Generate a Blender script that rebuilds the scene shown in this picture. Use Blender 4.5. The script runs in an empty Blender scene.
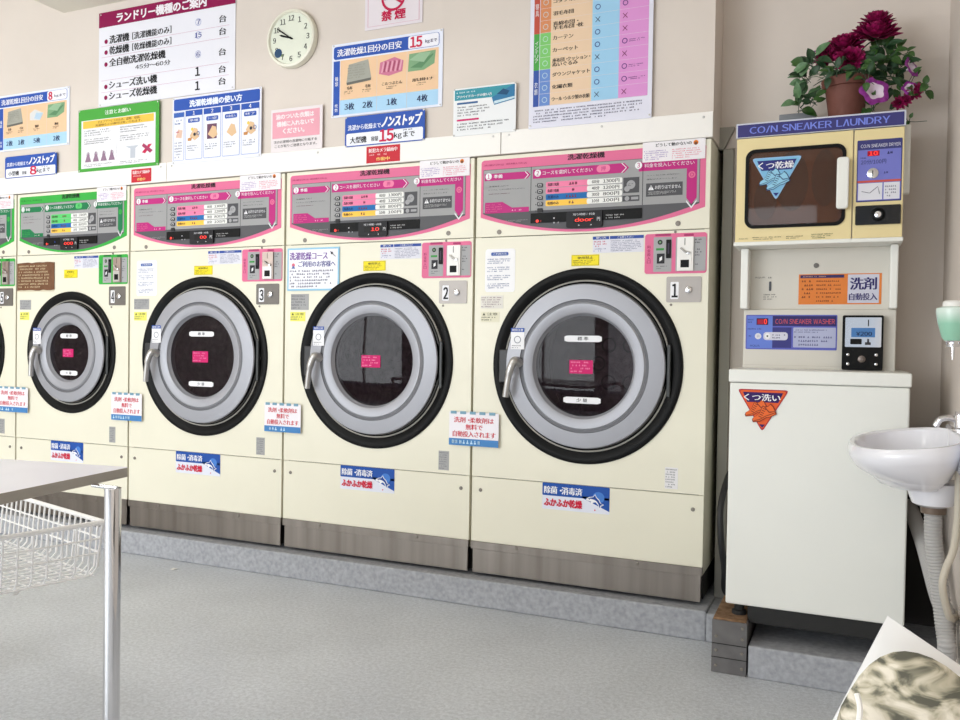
import bpy, bmesh, math, random
from mathutils import Vector, Matrix
from math import pi, sin, cos, radians
random.seed(7)
COL = bpy.context.scene.collection

# ------------------------------------------------------------------ camera
CAM = Vector((0.4802, -3.2062, 1.0824))
YAW, PITCH, ROLL, FPX = 0.4135, -0.0190, 0.0159, 841.56
def cam_axes():
    cy, sy, cp, sp = cos(YAW), sin(YAW), cos(PITCH), sin(PITCH)
    f = Vector((-sy*cp, cy*cp, sp)); r0 = Vector((cy, sy, 0)); u0 = r0.cross(f)
    cr, sr = cos(ROLL), sin(ROLL)
    return cr*r0+sr*u0, -sr*r0+cr*u0, f
RV, UV, FV = cam_axes()
def ray(u, v): return FV+(u-480)/FPX*RV-(v-360)/FPX*UV
def onY(u, v, Y=0.0):                     # a photo point taken back to the real plane y = Y
    d = ray(u, v); return CAM+d*((Y-CAM.y)/d.y)
def onZ(u, v, Z):
    d = ray(u, v); return CAM+d*((Z-CAM.z)/d.z)
cd = bpy.data.cameras.new('camera'); cam = bpy.data.objects.new('camera', cd); COL.objects.link(cam)
cd.sensor_width = 36; cd.lens = FPX*36/960; cd.clip_start = 0.05
M = Matrix((RV, UV, -FV)).transposed().to_4x4(); M.translation = CAM; cam.matrix_world = M
bpy.context.scene.camera = cam

# ------------------------------------------------------------------ materials
def lin(c): c /= 255; return c/12.92 if c <= .04045 else ((c+.055)/1.055)**2.4
def rgb(c): return (lin(c[0]), lin(c[1]), lin(c[2]), 1)
MATS = {}
def mat(name, c=(200, 200, 200), rough=.5, metal=0, noise=0, nscale=40, bump=0, bscale=200, c2=None, spec=.5, coat=0, emit=0, stretch=None, trans=0, alpha=1):
    if name in MATS: return MATS[name]
    m = bpy.data.materials.new(name); m.use_nodes = True; nt = m.node_tree; b = nt.nodes['Principled BSDF']
    b.inputs['Base Color'].default_value = rgb(c); b.inputs['Roughness'].default_value = rough
    b.inputs['Metallic'].default_value = metal; b.inputs['Specular IOR Level'].default_value = spec
    b.inputs['Coat Weight'].default_value = coat; b.inputs['Transmission Weight'].default_value = trans; b.inputs['Alpha'].default_value = alpha
    if emit: b.inputs['Emission Color'].default_value = rgb(c); b.inputs['Emission Strength'].default_value = emit
    tc = nt.nodes.new('ShaderNodeTexCoord'); mp = nt.nodes.new('ShaderNodeMapping'); nt.links.new(tc.outputs['Object'], mp.inputs[0])
    if stretch: mp.inputs['Scale'].default_value = stretch
    if noise or c2:
        n = nt.nodes.new('ShaderNodeTexNoise'); n.inputs['Scale'].default_value = nscale; n.inputs['Detail'].default_value = 6
        nt.links.new(mp.outputs[0], n.inputs['Vector'])
        mr = nt.nodes.new('ShaderNodeMapRange'); mr.inputs[1].default_value = .3; mr.inputs[2].default_value = .7
        nt.links.new(n.outputs['Fac'], mr.inputs[0])
        mx = nt.nodes.new('ShaderNodeMix'); mx.data_type = 'RGBA'
        if c2 is None: c2 = tuple(max(0, x-noise) for x in c)
        mx.inputs['A'].default_value = rgb(c); mx.inputs['B'].default_value = rgb(c2)
        nt.links.new(mr.outputs[0], mx.inputs['Factor']); nt.links.new(mx.outputs['Result'], b.inputs['Base Color'])
    if bump:
        n = nt.nodes.new('ShaderNodeTexNoise'); n.inputs['Scale'].default_value = bscale; n.inputs['Detail'].default_value = 3
        nt.links.new(mp.outputs[0], n.inputs['Vector'])
        bp = nt.nodes.new('ShaderNodeBump'); bp.inputs['Strength'].default_value = bump; bp.inputs['Distance'].default_value = .002
        nt.links.new(n.outputs['Fac'], bp.inputs['Height']); nt.links.new(bp.outputs[0], b.inputs['Normal'])
    MATS[name] = m; return m
def ink(c, rough=.5): return mat('print_%02x%02x%02x' % tuple(c), c, rough, spec=.25)
CREAM = mat('cream_enamel', (233, 229, 210), .38, noise=5, nscale=2.5)
DARKGAP = mat('dark_gap', (38, 36, 33), .8)
STEEL = mat('brushed_steel', (138, 131, 124), .36, 1, noise=26, nscale=14, stretch=(1, 1, .04))
CHROME = mat('chrome', (225, 225, 228), .08, 1)
TRIMB = mat('bright_trim', (236, 232, 222), .25, .35)
SCREW = mat('screw_steel', (128, 122, 114), .5, .4)
SATIN = mat('satin_metal', (190, 188, 186), .35, .9)
BLACKP = mat('black_plastic', (6, 6, 7), .5, spec=.18)
BLACKG = mat('gloss_black', (11, 11, 13), .12)
GREYDOOR = mat('grey_door_paint', (160, 161, 168), .42, .25)
GROOVE = mat('door_groove', (98, 99, 104), .5)
GLASS = mat('tinted_door_glass', (40, 26, 32), .03, spec=.6)
WHITEP = mat('white_plastic', (238, 236, 232), .4)
RUBBER = mat('dark_rubber', (30, 30, 30), .7)
WHITE = (240, 240, 243); BLK = (25, 25, 30)

# ------------------------------------------------------------------ mesh builder
_tc = {}; _gc = {}
def raw(s):                     # outline of one printed character from Blender's own font
    if s in _gc: return _gc[s]
    c = bpy.data.curves.new('t', 'FONT'); c.body = s; c.resolution_u = 2
    o = bpy.data.objects.new('t', c); COL.objects.link(o); bpy.context.view_layer.update()
    me = bpy.data.meshes.new_from_object(o.evaluated_get(bpy.context.evaluated_depsgraph_get()))
    V = [(v.co.x, v.co.y) for v in me.vertices]; F = [tuple(p.vertices) for p in me.polygons]
    bpy.data.objects.remove(o); bpy.data.curves.remove(c); bpy.data.meshes.remove(me)
    _gc[s] = (V, F); return _gc[s]
def _w(s): V = raw(s)[0]; return max(v[0] for v in V)
EM = None
def glyphs(s):
    global EM
    if s in _tc: return _tc[s]
    if EM is None: EM = _w('国国')-_w('国')
    V = []; F = []; x = 0; cap = max(v[1] for v in raw('Ｈ')[0])
    for ch in s:
        if ch == ' ': x += EM*.32; continue
        if ch in '/Λ':
            t = .11*cap; G = ([(0, 0), (t, 0), (.36*cap+t, cap), (.36*cap, cap)], [(0, 1, 2, 3)]) if ch == '/' else ([(0, 0), (t*1.1, 0), (.40*cap, cap*.86), (.70*cap-t*1.1, 0), (.70*cap, 0), (.40*cap+t*.55, cap), (.40*cap-t*.55, cap)], [(0, 1, 2, 6), (6, 2, 5), (5, 2, 3, 4)])
        elif 33 <= ord(ch) <= 126: G = raw(chr(ord(ch)+0xFEE0))
        elif ch == '¥': G = raw('￥')
        else: G = None
        if G:
            m0 = min(v[0] for v in G[0]); m1 = max(v[0] for v in G[0]); b0 = len(V); V += [(v[0]-m0+x, v[1]) for v in G[0]]; F += [tuple(i+b0 for i in f) for f in G[1]]; x += m1-m0+EM*.085
        else:
            G = raw(ch); b0 = len(V); V += [(v[0]+x, v[1]) for v in G[0]]; F += [tuple(i+b0 for i in f) for f in G[1]]; x += EM*(.97 if ch not in '・' else .6)
    x0 = min(v[0] for v in V); x1 = max(v[0] for v in V); y0 = min(v[1] for v in V); y1 = max(v[1] for v in V)
    h = max(y1-y0, EM*.35)
    V = [((a-x0)/max(x1-x0, 1e-6), (b-y0)/h) for a, b in V]
    _tc[s] = (V, F, (x1-x0), h); return _tc[s]
LAY = 0.0005
class MB:
    """collects shapes; y of printed layers goes towards the room (-y)"""
    def __init__(s, o=(0, 0, 0), xs=1.0): s.v = []; s.f = []; s.m = []; s.mats = []; s.o = Vector(o); s.xs = xs; s.sm = []
    def mi(s, m):
        if m not in s.mats: s.mats.append(m)
        return s.mats.index(m)
    def add(s, V, F, m, smooth=False):
        b = len(s.v); s.v += [Vector((v[0]*s.xs, v[1], v[2])) for v in V]; k = s.mi(m)
        for f in F: s.f.append([b+i for i in f]); s.m.append(k); s.sm.append(smooth)
    def box(s, a, b, m, c=0):
        x0, y0, z0 = [min(p, q) for p, q in zip(a, b)]; x1, y1, z1 = [max(p, q) for p, q in zip(a, b)]
        V = [(x0, y0, z0), (x1, y0, z0), (x1, y1, z0), (x0, y1, z0), (x0, y0, z1), (x1, y0, z1), (x1, y1, z1), (x0, y1, z1)]
        s.add(V, [(3, 2, 1, 0), (4, 5, 6, 7), (0, 1, 5, 4), (1, 2, 6, 5), (2, 3, 7, 6), (3, 0, 4, 7)], m)
    def poly(s, P, y, m, t=0):           # polygon in x,z facing -y, optional thickness t (extends to y+t)
        n = len(P)
        ar = sum(P[i][0]*P[(i+1) % n][1]-P[(i+1) % n][0]*P[i][1] for i in range(n))
        if ar < 0: P = P[::-1]
        V = [(x, y, z) for x, z in P]; F = [tuple(range(n))]
        if t:
            V += [(x, y+t, z) for x, z in P]; F += [(i, i+n, (i+1) % n+n, (i+1) % n) for i in range(n)]; F += [tuple(range(2*n-1, n-1, -1))]
        s.add(V, F, m)
    def rect(s, x0, z0, x1, z1, y, c, t=0, r=0):
        m = ink(c) if isinstance(c, tuple) else c
        s.poly(rr(x0, z0, x1, z1, r), y, m, t)
    def disc(s, x, z, r, y, c, n=20, r2=None):
        m = ink(c) if isinstance(c, tuple) else c; rx = r; rz = r2 or r
        s.poly([(x+rx*cos(2*pi*i/n), z+rz*sin(2*pi*i/n)) for i in range(n)], y, m)
    def ring(s, x, z, r, w, y, c, n=20, r2=None):
        m = ink(c) if isinstance(c, tuple) else c; k = (r2 or r)/r
        V = [(x+q*cos(2*pi*i/n), y, z+k*q*sin(2*pi*i/n)) for q in (r, r-w) for i in range(n)]
        s.add(V, [(i, (i+1) % n, (i+1) % n+n, i+n) for i in range(n)], m)
    def text(s, t, x0, z0, x1, z1, y, c=BLK, bold=0, vert=False, ital=0):
        m = ink(c) if isinstance(c, tuple) else c
        if vert:
            n = len(t); h = (z1-z0)/n
            for i, ch in enumerate(t): s.text(ch, x0, z1-(i+.92)*h, x1, z1-(i+.08)*h, y, c, bold)
            return
        V, F, tw, th = glyphs(t); w = x1-x0; h = z1-z0
        d = min(bold, 1.4)*min(h, w/max(len(t)*.6, .6))*.034
        q = 0
        for dx in ((0,) if not bold else (-d, 0, d)):
            for dz in ((0,) if bold < 2 else (-d*.6, d*.6)):
                s.add([(x0+dx+vx*w+ital*vz*h, y-q*.00007, z0+dz+vz*h) for vx, vz in V], F, m); q += 1
    def greek(s, x0, z0, x1, z1, rows, y, c=(90, 90, 100), fill=.5, dens=.8):   # unreadably small print: rows of tiny marks
        m = ink(c) if isinstance(c, tuple) else c
        h = (z1-z0)/rows; R = random.Random(int(x0*1e4)+rows*7+int(z0*1e4))
        for i in range(rows):
            zz = z1-(i+.5)*h; x = x0; end = x0+(x1-x0)*(1 if i < rows-1 else .7)*R.uniform(.85, 1)
            g = h*fill
            while x < end-g:
                if R.random() < dens:
                    a = g*R.uniform(.6, .95)
                    if R.random() < .5: s.rect(x, zz-g/2, x+a, zz-g*.1, y, m); s.rect(x+a*.3, zz-g*.1, x+a*.7, zz+g/2, y, m)
                    else: s.rect(x, zz-g*.15, x+a, zz+g*.15, y, m); s.rect(x+a*.1, zz-g/2, x+a*.4, zz+g/2, y, m); s.rect(x+a*.65, zz-g/2, x+a*.9, zz+g/2, y, m)
                x += g*1.12
    def lathe(s, prof, c, m, n=96, a0=0, a1=2*pi, ax='y', smooth=True):   # prof: (r, t) ; axis along y through c (or z)
        V = []; F = []; k = len(prof); full = abs(a1-a0-2*pi) < 1e-6; N = n if full else n+1
        for i in range(N):
            a = a0+(a1-a0)*i/n
            for r, t in prof:
                if ax == 'y': V.append((c[0]+r*cos(a), c[1]+t, c[2]+r*sin(a)))
                elif ax == 'z': V.append((c[0]+r*cos(a), c[1]+r*sin(a), c[2]+t))
                else: V.append((c[0]+t, c[1]+r*cos(a), c[2]+r*sin(a)))
        for i in range(n):
            j = (i+1) % N
            for q in range(k-1):
                F.append((i*k+q, j*k+q, j*k+q+1, i*k+q+1))
        s.add(V, F, m, smooth)
    def tube(s, P, r, m, n=10, caps=True, smooth=True):
        P = [Vector(p) for p in P]; R = r if isinstance(r, (list, tuple)) else [r]*len(P)
        V = []; F = []; up = None
        for i, p in enumerate(P):
            t = (P[min(i+1, len(P)-1)]-P[max(i-1, 0)]).normalized()
            if up is None:
                up = Vector((0, 0, 1)) if abs(t.z) < .9 else Vector((1, 0, 0))
            a = (up-t*up.dot(t)).normalized(); up = a; b = t.cross(a)
            for k in range(n): V.append(p+R[i]*(cos(2*pi*k/n)*a+sin(2*pi*k/n)*b))
        for i in range(len(P)-1):
            for k in range(n): F.append((i*n+k, (i+1)*n+k, (i+1)*n+(k+1) % n, i*n+(k+1) % n))
        s.add(V, [f[::-1] for f in F], m, smooth)
        if caps: s.add(V[:n], [tuple(range(n))], m); s.add(V[-n:], [tuple(range(n-1, -1, -1))], m)
    def build(s, name, parent=None, label=None, bevel=0, seg=2, loc=None):
        me = bpy.data.meshes.new(name); me.from_pydata([v-s.o for v in s.v], [], s.f)
        for m in s.mats: me.materials.append(m)
        me.polygons.foreach_set('material_index', s.m); me.polygons.foreach_set('use_smooth', s.sm)
        me.update()
        if any(s.sm): me.set_sharp_from_angle(angle=radians(38))
        o = bpy.data.objects.new(name, me); COL.objects.link(o)
        if parent: o.parent = parent
        else: o.location = s.o
        if label: o['label'] = label
        if bevel:
            b = o.modifiers.new('bevel', 'BEVEL'); b.width = bevel; b.segments = seg; b.limit_method = 'ANGLE'; b.angle_limit = radians(40)
        return o
def rr(x0, z0, x1, z1, r=0, n=5):
    if r <= 0: return [(x0, z0), (x1, z0), (x1, z1), (x0, z1)]
    P = []
    for cx, cz, a in ((x1-r, z0+r, -pi/2), (x1-r, z1-r, 0), (x0+r, z1-r, pi/2), (x0+r, z0+r, pi)):
        P += [(cx+r*cos(a+pi/2*i/n), cz+r*sin(a+pi/2*i/n)) for i in range(n+1)]
    return P
def tag(o, label, cat, group=None):
    o['label'] = label; o['category'] = cat
    if group: o['group'] = group
    return o
def empty(name, loc, label, cat, group=None):
    o = bpy.data.objects.new(name, None); COL.objects.link(o); o.location = loc; o.empty_display_size = .05
    return tag(o, label, cat, group)
def struct(o): o['kind'] = 'structure'; return o
def smooth_path(P, n=6):
    P = [Vector(p) for p in P]; out = []
    for i in range(len(P)-1):
        a = P[max(i-1, 0)]; b = P[i]; c = P[i+1]; d = P[min(i+2, len(P)-1)]
        for k in range(n):
            t = k/n; out.append(.5*((2*b)+(c-a)*t+(2*a-5*b+4*c-d)*t*t+(3*b-a-3*c+d)*t**3))
    return out+[P[-1]]
def frame_rr(k, a, b, ra, rb, y0, y1, m):      # rounded ring between rectangles a (outer) and b (inner)
    O = rr(*a, ra, 8); I = rr(*b, rb, 8); n = len(O); V = []
    for o, i in zip(O, I): V += [(i[0], y0, i[1]), (o[0], y0, o[1]), (o[0], y1, o[1]), (i[0], y1, i[1])]
    k.add(V, [(4*i+q, 4*i+(q+1) % 4, 4*((i+1) % n)+(q+1) % 4, 4*((i+1) % n)+q) for i in range(n) for q in range(4)], m)
def plate_hole(mb, x0, z0, x1, z1, cx, cz, r, y0, y1, m, N=96):   # front plate with a round hole
    A = [2*pi*i/N for i in range(N)]+[math.atan2(z-cz, x-cx) % (2*pi) for x, z in ((x0, z0), (x1, z0), (x1, z1), (x0, z1))]
    A = sorted(set(A)); V = []; n = len(A)
    for a in A:
        c, s_ = cos(a), sin(a); t = min([((x1 if c > 0 else x0)-cx)/c if abs(c) > 1e-9 else 9e9, ((z1 if s_ > 0 else z0)-cz)/s_ if abs(s_) > 1e-9 else 9e9])
        ox, oz = cx+t*c, cz+t*s_
        V += [(cx+r*c, y0, cz+r*s_), (ox, y0, oz), (ox, y1, oz), (cx+r*c, y1, cz+r*s_)]
    F = []
    for i in range(n):
        j = (i+1) % n
        for q in range(4): F.append((4*i+q, 4*i+(q+1) % 4, 4*j+(q+1) % 4, 4*j+q))
    mb.add(V, F, m)
WORLD = 1.2; WIN = (190, 200, 62); LAMPE = 6; LAMPW = 18; EXPO = -0.66
# ------------------------------------------------------------------ the room
W = 0.96
ZT, ZC, ZL, ZR, ZB = 1.857, 1.5237, .5295, .2589, .127
WALLM = mat('wallpaper', (222, 212, 203), .85, bump=.25, bscale=260, noise=6, nscale=3)
WALLW = mat('white_board', (238, 234, 228), .6)
CEIL = mat('ceiling_board', (226, 221, 208), .8)
def floor_mat():
    m = mat('vinyl_floor', (222, 226, 231), .36, c2=(198, 202, 208), nscale=190)
    nt = m.node_tree; b = nt.nodes['Principled BSDF']; tc = nt.nodes.new('ShaderNodeTexCoord')
    n = nt.nodes.new('ShaderNodeTexNoise'); n.inputs['Scale'].default_value = 2.2; n.inputs['Detail'].default_value = 5
    nt.links.new(tc.outputs['Object'], n.inputs['Vector'])
    mr = nt.nodes.new('ShaderNodeMapRange'); mr.inputs[1].default_value = .35; mr.inputs[2].default_value = .7; mr.inputs[3].default_value = .86; mr.inputs[4].default_value = 1.0
    nt.links.new(n.outputs['Fac'], mr.inputs[0])
    old = b.inputs['Base Color'].links[0].from_socket
    hs = nt.nodes.new('ShaderNodeHueSaturation'); nt.links.new(old, hs.inputs['Color']); nt.links.new(mr.outputs[0], hs.inputs['Value'])
    # fine pale and dark flecks
    n3 = nt.nodes.new('ShaderNodeTexNoise'); n3.inputs['Scale'].default_value = 75; n3.inputs['Detail'].default_value = 3; nt.links.new(tc.outputs['Object'], n3.inputs['Vector'])
    m3 = nt.nodes.new('ShaderNodeMapRange'); m3.inputs[1].default_value = .36; m3.inputs[2].default_value = .64; m3.inputs[3].default_value = .86; m3.inputs[4].default_value = 1.06; nt.links.new(n3.outputs['Fac'], m3.inputs[0])
    h2 = nt.nodes.new('ShaderNodeHueSaturation'); nt.links.new(hs.outputs[0], h2.inputs['Color']); nt.links.new(m3.outputs[0], h2.inputs['Value']); nt.links.new(h2.outputs[0], b.inputs['Base Color'])
    return m
FLOOR = floor_mat()
def concrete(name, c, c2):
    m = mat(name, c, .8, c2=c2, nscale=55, bump=.5, bscale=120); return m
CONC = concrete('trowelled_concrete', (176, 178, 183), (148, 150, 156))
XL, XR, YF, YB, ZH = -7.0, .78, -6.6, 1.15, 3.05
def slab(name, a, b, m):
    k = MB(); k.box(a, b, m); return struct(k.build(name))
slab('floor', (XL-.1, YF-.1, -.1), (XR+.1, YB+.1, 0), FLOOR)
slab('ceiling', (XL-.1, YF-.1, ZH), (XR+.1, YB+.1, ZH+.1), CEIL)
slab('wall_left', (XL-.1, YF, 0), (XL, YB, ZH), WALLM)
slab('wall_right', (XR, YF, 0), (XR+.1, YB, ZH), WALLM)
slab('wall_rear', (XL, YB, 0), (XR, YB+.1, ZH), WALLM)
slab('wall_machine_bay', (XL, 0, 1.8605), (0, .2, ZH), WALLM)
slab('wall_beside_machines', (XL, 0, .112), (-3*W-2*.8273-.004, .2, 1.8605), WALLM)
slab('wall_alcove', (.054, .2, 0), (XR, .29, ZH), WALLM)
k = MB(); k.box((0, .2, 1.86), (.054, .29, ZH), WALLM); struct(k.build('wall_alcove_upper'))
# storefront wall behind the viewer: posts and sill with big glass openings
k = MB(); k.box((XL, YF-.1, 0), (XR, YF, .28), WALLM); k.box((XL, YF-.1, 2.65), (XR, YF, ZH), WALLM)
for x in (XL, -4.6, -2.2, .18): k.box((x, YF-.1, .28), (x+.16 if x > XL else x+.3, YF, 2.65), WALLM)
struct(k.build('wall_front'))
FR = mat('aluminium_frame', (170, 168, 164), .4, .6)
PANE = mat('clear_pane', (255, 255, 255), 0, trans=1)
wn = 1
for x0, x1 in ((XL+.3, -4.6), (-4.44, -2.2), (-2.04, .18)):
    k = MB()
    for a, b in (((x0, .28), (x1, .33)), ((x0, 2.6), (x1, 2.65)), ((x0, .33), (x0+.05, 2.6)), ((x1-.05, .33), (x1, 2.6)), (((x0+x1)/2-.02, .33), ((x0+x1)/2+.02, 2.6))):
        k.box((a[0], YF-.07, a[1]), (b[0], YF-.02, b[1]), FR)
    struct(k.build('window_%d' % wn)); wn += 1
# header board over the machines, in three lengths, with screws
hb = mat('header_board', (243, 240, 235), .45)
q = [XL, onY(168, 175).x, onY(502, 140).x, 0.002]
for i in range(3):
    k = MB(); k.box((q[i]+.0015, -.012, 1.8605), (q[i+1]-.0015, 0, 1.9545), hb)
    for x in (q[i+1]-.035, q[i]+.035, (q[i]+q[i+1])/2):
        for z in (1.935,): k.lathe([(.005, 0), (.005, -.0015), (0, -.002)], (x, -.012, z), SATIN, 10)
    struct(k.build('trim_%d' % (i+1), bevel=.0015))
# sheet metal casing around the end of the machine bay
csg = mat('grey_sheet_metal', (150, 147, 138), .55, .2)
k = MB(); k.box((.015, .17, .105), (.0538, .285, 1.852), csg); struct(k.build('trim_4', bevel=.002))
k = MB(); k.add([(0.0, .172, 1.937), (.0538, .172, 1.937), (.0538, .172, 1.93), (.0150, .172, 1.853), (0.0, .172, 1.853), (0, .199, 1.937), (.0538, .199, 1.937), (.0538, .199, 1.93), (.015, .199, 1.853), (0, .199, 1.853)],
      [(0, 4, 3, 2, 1), (5, 6, 7, 8, 9), (0, 1, 6, 5), (1, 2, 7, 6), (2, 3, 8, 7), (3, 4, 9, 8), (4, 0, 5, 9)], csg); struct(k.build('trim_5'))
slab('trim_6', (.664, .165, .105), (XR, .2, .80), mat('painted_shade', (48, 45, 42), .8))  # dark board added as painted shade between washer and right wall
# beam below the ceiling, plinths
slab('ceiling_beam', (-3.3575, -1.6, 2.795), (-.6, 0, ZH), CEIL)
k = MB(); k.box((XL, -.05, 0), (.0195, YB, .112), CONC); struct(k.build('machine_plinth', bevel=.006))
k = MB(); k.box((.197, -.33, 0), (XR, .2, .105), CONC); struct(k.build('alcove_plinth', bevel=.005))
k = MB(); k.box((.0195, -.05, 0), (.197, .2, .105), CONC); struct(k.build('plinth_infill', bevel=.004))
# short steel clad timber post under the washer corner
plt = mat('painted_steel_plate', (108, 106, 106), .6, noise=14, nscale=20)
wd = mat('rusty_board', (150, 120, 92), .85, noise=50, nscale=35)
bk = empty('support_block', (.135, -.27, 0), 'squat grey steel-clad block with a rusty top under the left foot of the white washer', 'block')
k = MB((.135, -.27, 0)); k.box((.080, -.33, 0), (.192, -.052, .176), plt)
for z in (.052, .098): k.box((.079, -.332, z-.001), (.193, -.329, z+.001), BLACKP)
k.build('casing', bk, bevel=.002)
k = MB((.135, -.27, 0)); k.box((.083, -.328, .176), (.189, -.054, .184), wd); k.build('top_board', bk, bevel=.002)
for x in (.094, .178):
    for z in (.024, .075, .122, .158):
        if (x, z) == (.094, .158): continue
        k = MB((.135, -.27, 0)); k.lathe([(.0055, 0), (.005, -.003), (0, -.004)], (x, -.3302, z), SCREW, 12); k.build('rivet', bk)

# ------------------------------------------------------------------ dryers
def C6(x, y): p = onY(460+x/3.692, 130+y/3.692); return p.x+W, p.z
def C3(x, y): p = onY(460+x/3.692, 140+y/3.692); return p.x+W, p.z
def CM(x, y): p = onY(640+x/8.47, 225+y/8.47); return p.x+W, p.z
def C7(x, y): p = onY(460+x/3.43, 440+y/3.43); return p.x+W, p.z
def rc(f, x0, y0, x1, y1):            # lower left, upper right photo points -> local rectangle
    a = f(x0, y0); b = f(x1, y1); return (a[0], a[1], b[0], b[1])
def dolphin(k, x, z, s, y):
    body = [(-1.0, .10), (-.85, .28), (-.6, .42), (-.2, .5), (.0, .8), (.18, .45), (.45, .2), (.62, -.2), (.98, -.35), (.66, -.55), (.48, -1.0), (.36, -.45), (.05, -.12), (-.2, -.2), (-.42, -.5), (-.42, -.1), (-.75, -.02)]
    k.poly([(x+s*a*1.12, z+s*b) for a, b in body], y, ink(WHITE))
    back = [(-.78, .22), (-.55, .36), (-.18, .44), (-.0, .70), (.12, .40), (.38, .14), (.56, -.22), (.86, -.35), (.60, -.46), (.48, -.80), (.42, -.4), (.2, -.02), (-.1, .16), (-.45, .22)]
    k.poly([(x+s*a*1.12, z+s*b) for a, b in back], y-.0004, ink((25, 70, 150)))
    k.disc(x-.66*s, z+.16*s, .05*s, y-.0006, BLK)
def dryer(idx, xl, w, theme, label, rz=(1.0015, .3878, .325, .257, .202), opts=()):
    xs = w/W; o = (xl+w/2, 0, ZB)
    pink = theme == 'pink'
    A1 = (224, 112, 152) if pink else (56, 172, 68)       # frame colour
    A2 = (190, 40, 125) if pink else (25, 120, 75)        # arrows
    A3 = (175, 60, 110) if pink else (30, 110, 50)
    root = empty('washer_dryer', o, label, 'dryer', None)
    def nb(): 
        k = MB((w/2, 0, ZB), xs); return k
    def nb1():
        return MB((w/2, 0, ZB), 1)
    g = .0055
    # cabinet shell
    k = nb1(); b0, b1, t = g, w-g, .02
    k.box((b0, .012, ZR-.03), (b0+t, .95, ZT), CREAM); k.box((b1-t, .012, ZR-.03), (b1, .95, ZT), CREAM); k.box((b0+.004, .05, ZB), (b1-.004, .94, ZR-.03), DARKGAP)
    k.box((b0+t, .012, ZT-t), (b1-t, .95, ZT), CREAM); k.box((b0+t, .93, ZB+.01), (b1-t, .95, ZT-t), CREAM)
    k.box((b0+t, .0122, ZC-.02), (b1-t, .05, ZC+.02), DARKGAP); k.box((b0+t, .0122, ZL-.02), (b1-t, .05, ZL+.02), DARKGAP); k.box((b0+t, .0122, ZR-.02), (b1-t, .05, ZR+.02), DARKGAP)
    k.build('cabinet', root)
    # fronts
    k = nb1(); k.box((g, 0, ZC+.0015), (w-g, .012, ZT), CREAM); fascia = k.build('control_fascia', root, bevel=.002)
    cx, (cz, r0, r1, r2, r3) = w*.5022, rz
    k = nb1(); plate_hole(k, g, ZL+.0015, w-g, ZC-.0015, cx, cz, r0-.012, 0, .012, CREAM); k.build('front_panel', root)
    k = nb1(); k.box((g, 0, ZR), (w-g, .012, ZL-.0015), CREAM)
    kick = k.build('kick_panel', root, bevel=.0015)
    k = nb1()
    for x in (.045, w-.045): k.lathe([(.008, 0), (.007, -.003), (0, -.004)], (x, 0, ZL-.055), SCREW, 12); k.build('screw', kick); k = nb1()
    k = nb1(); k.box((g, -.004, ZR-.032), (w-g, .012, ZR), STEEL)
    k.box((g+.006, .004, ZB), (w-g-.006, .02, ZR-.032), STEEL)
    for x in (.21*w/.96, w-.25*w/.96): k.lathe([(.007, 0), (.006, -.003), (0, -.004)], (x, -.004, ZR-.012), SCREW, 12)
    k.build('steel_base', root, bevel=.001)
    # drum
    k = nb1(); dm = mat('drum_steel', (120, 105, 108), .3, .9, noise=60, nscale=30)
    k.lathe([(r3+.055, .012), (r3+.055, .06), (r1*1.02, .08), (r1*1.02, .55), (0, .56)], (cx, 0, cz), dm, 64)
    for j in range(3):
        a = pi/2+j*2*pi/3+.3; rr_ = r1*.93
        P = [(cx+rr_*cos(a+d)*s_, cz+rr_*sin(a+d)*s_) for d, s_ in ((-.16, 1.06), (0, .72), (.16, 1.06))]
        k.poly(P, .1, dm, .4)
    for j in range(6):
        for l in range(2):
            a = j*pi/3+l*.5; q_ = (.1, .2)[l]*r1/.33
            k.ring(cx+q_*cos(a), cz+q_*sin(a), .035, .008, .555, DARKGAP, 16)
    k.build('drum', root)
    # bezel and door
    k = nb1(); k.lathe([(r0, 0), (r0-.002, -.007), (r0-.005, -.009), (r1+.036, -.0085), (r1+.022, .002), (r1-.02, .012)], (cx, 0, cz), BLACKP); k.build('door_bezel', root)
    k = nb1()
    k.lathe([(r1+.012, .009), (r1+.0155, .003), (r1+.013, -.002), (r1+.009, .002)], (cx, 0, cz), TRIMB)
    k.lathe([(r1+.006, .004), (r1-.001, -.018)], (cx, 0, cz), BLACKG)
    k.lathe([(r1-.001, -.018), (r1-.004, -.023), (r1-.03, -.026), (r2+.006, -.028)], (cx, 0, cz), GREYDOOR)
    k.lathe([(r2+.006, -.028), (r2+.003, -.024), (r2-.006, -.024)], (cx, 0, cz), GROOVE)
    k.lathe([(r2-.006, -.024), (r2-.012, -.030), (r3+.016, -.0285), (r3+.006, -.024), (r3, -.010), (r3-.003, -.007), (r3-.004, .02)], (cx, 0, cz), GREYDOOR)
    door = k.build('door', root)
    k = nb1(); k.lathe([(r3-.0035, -.004), (r3*.7, -.0055), (r3*.35, -.0062), (0, -.0065)], (cx, 0, cz), DGLASS, 96); k.build('door_glass', door)
    # handle and its plate
    k = nb1(); a = pi+.12; hx, hz = cx+(r1-.012)*cos(a), cz+.04
    k.box((hx-.046, -.018, cz-.075), (hx-.004, -.006, cz+.06), mat('latch_grey', (42, 42, 44), .45)); k.build('latch_plate', root, bevel=.004)
    k = nb1()
    s_ = r1/.325 if w > .9 else .73
    k.tube(smooth_path([(cx-.262*s_, -.024, cz+.004), (cx-.272*s_, -.050, cz+.016), (cx-.283*s_, -.062, cz-.004), (cx-.296*s_, -.064, cz-.055), (cx-.308*s_, -.060, cz-.130)], 5), [.018]*8+[.0155]*6+[.0125]*7, SATIN, 14)
    k.build('door_handle', door)
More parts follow.
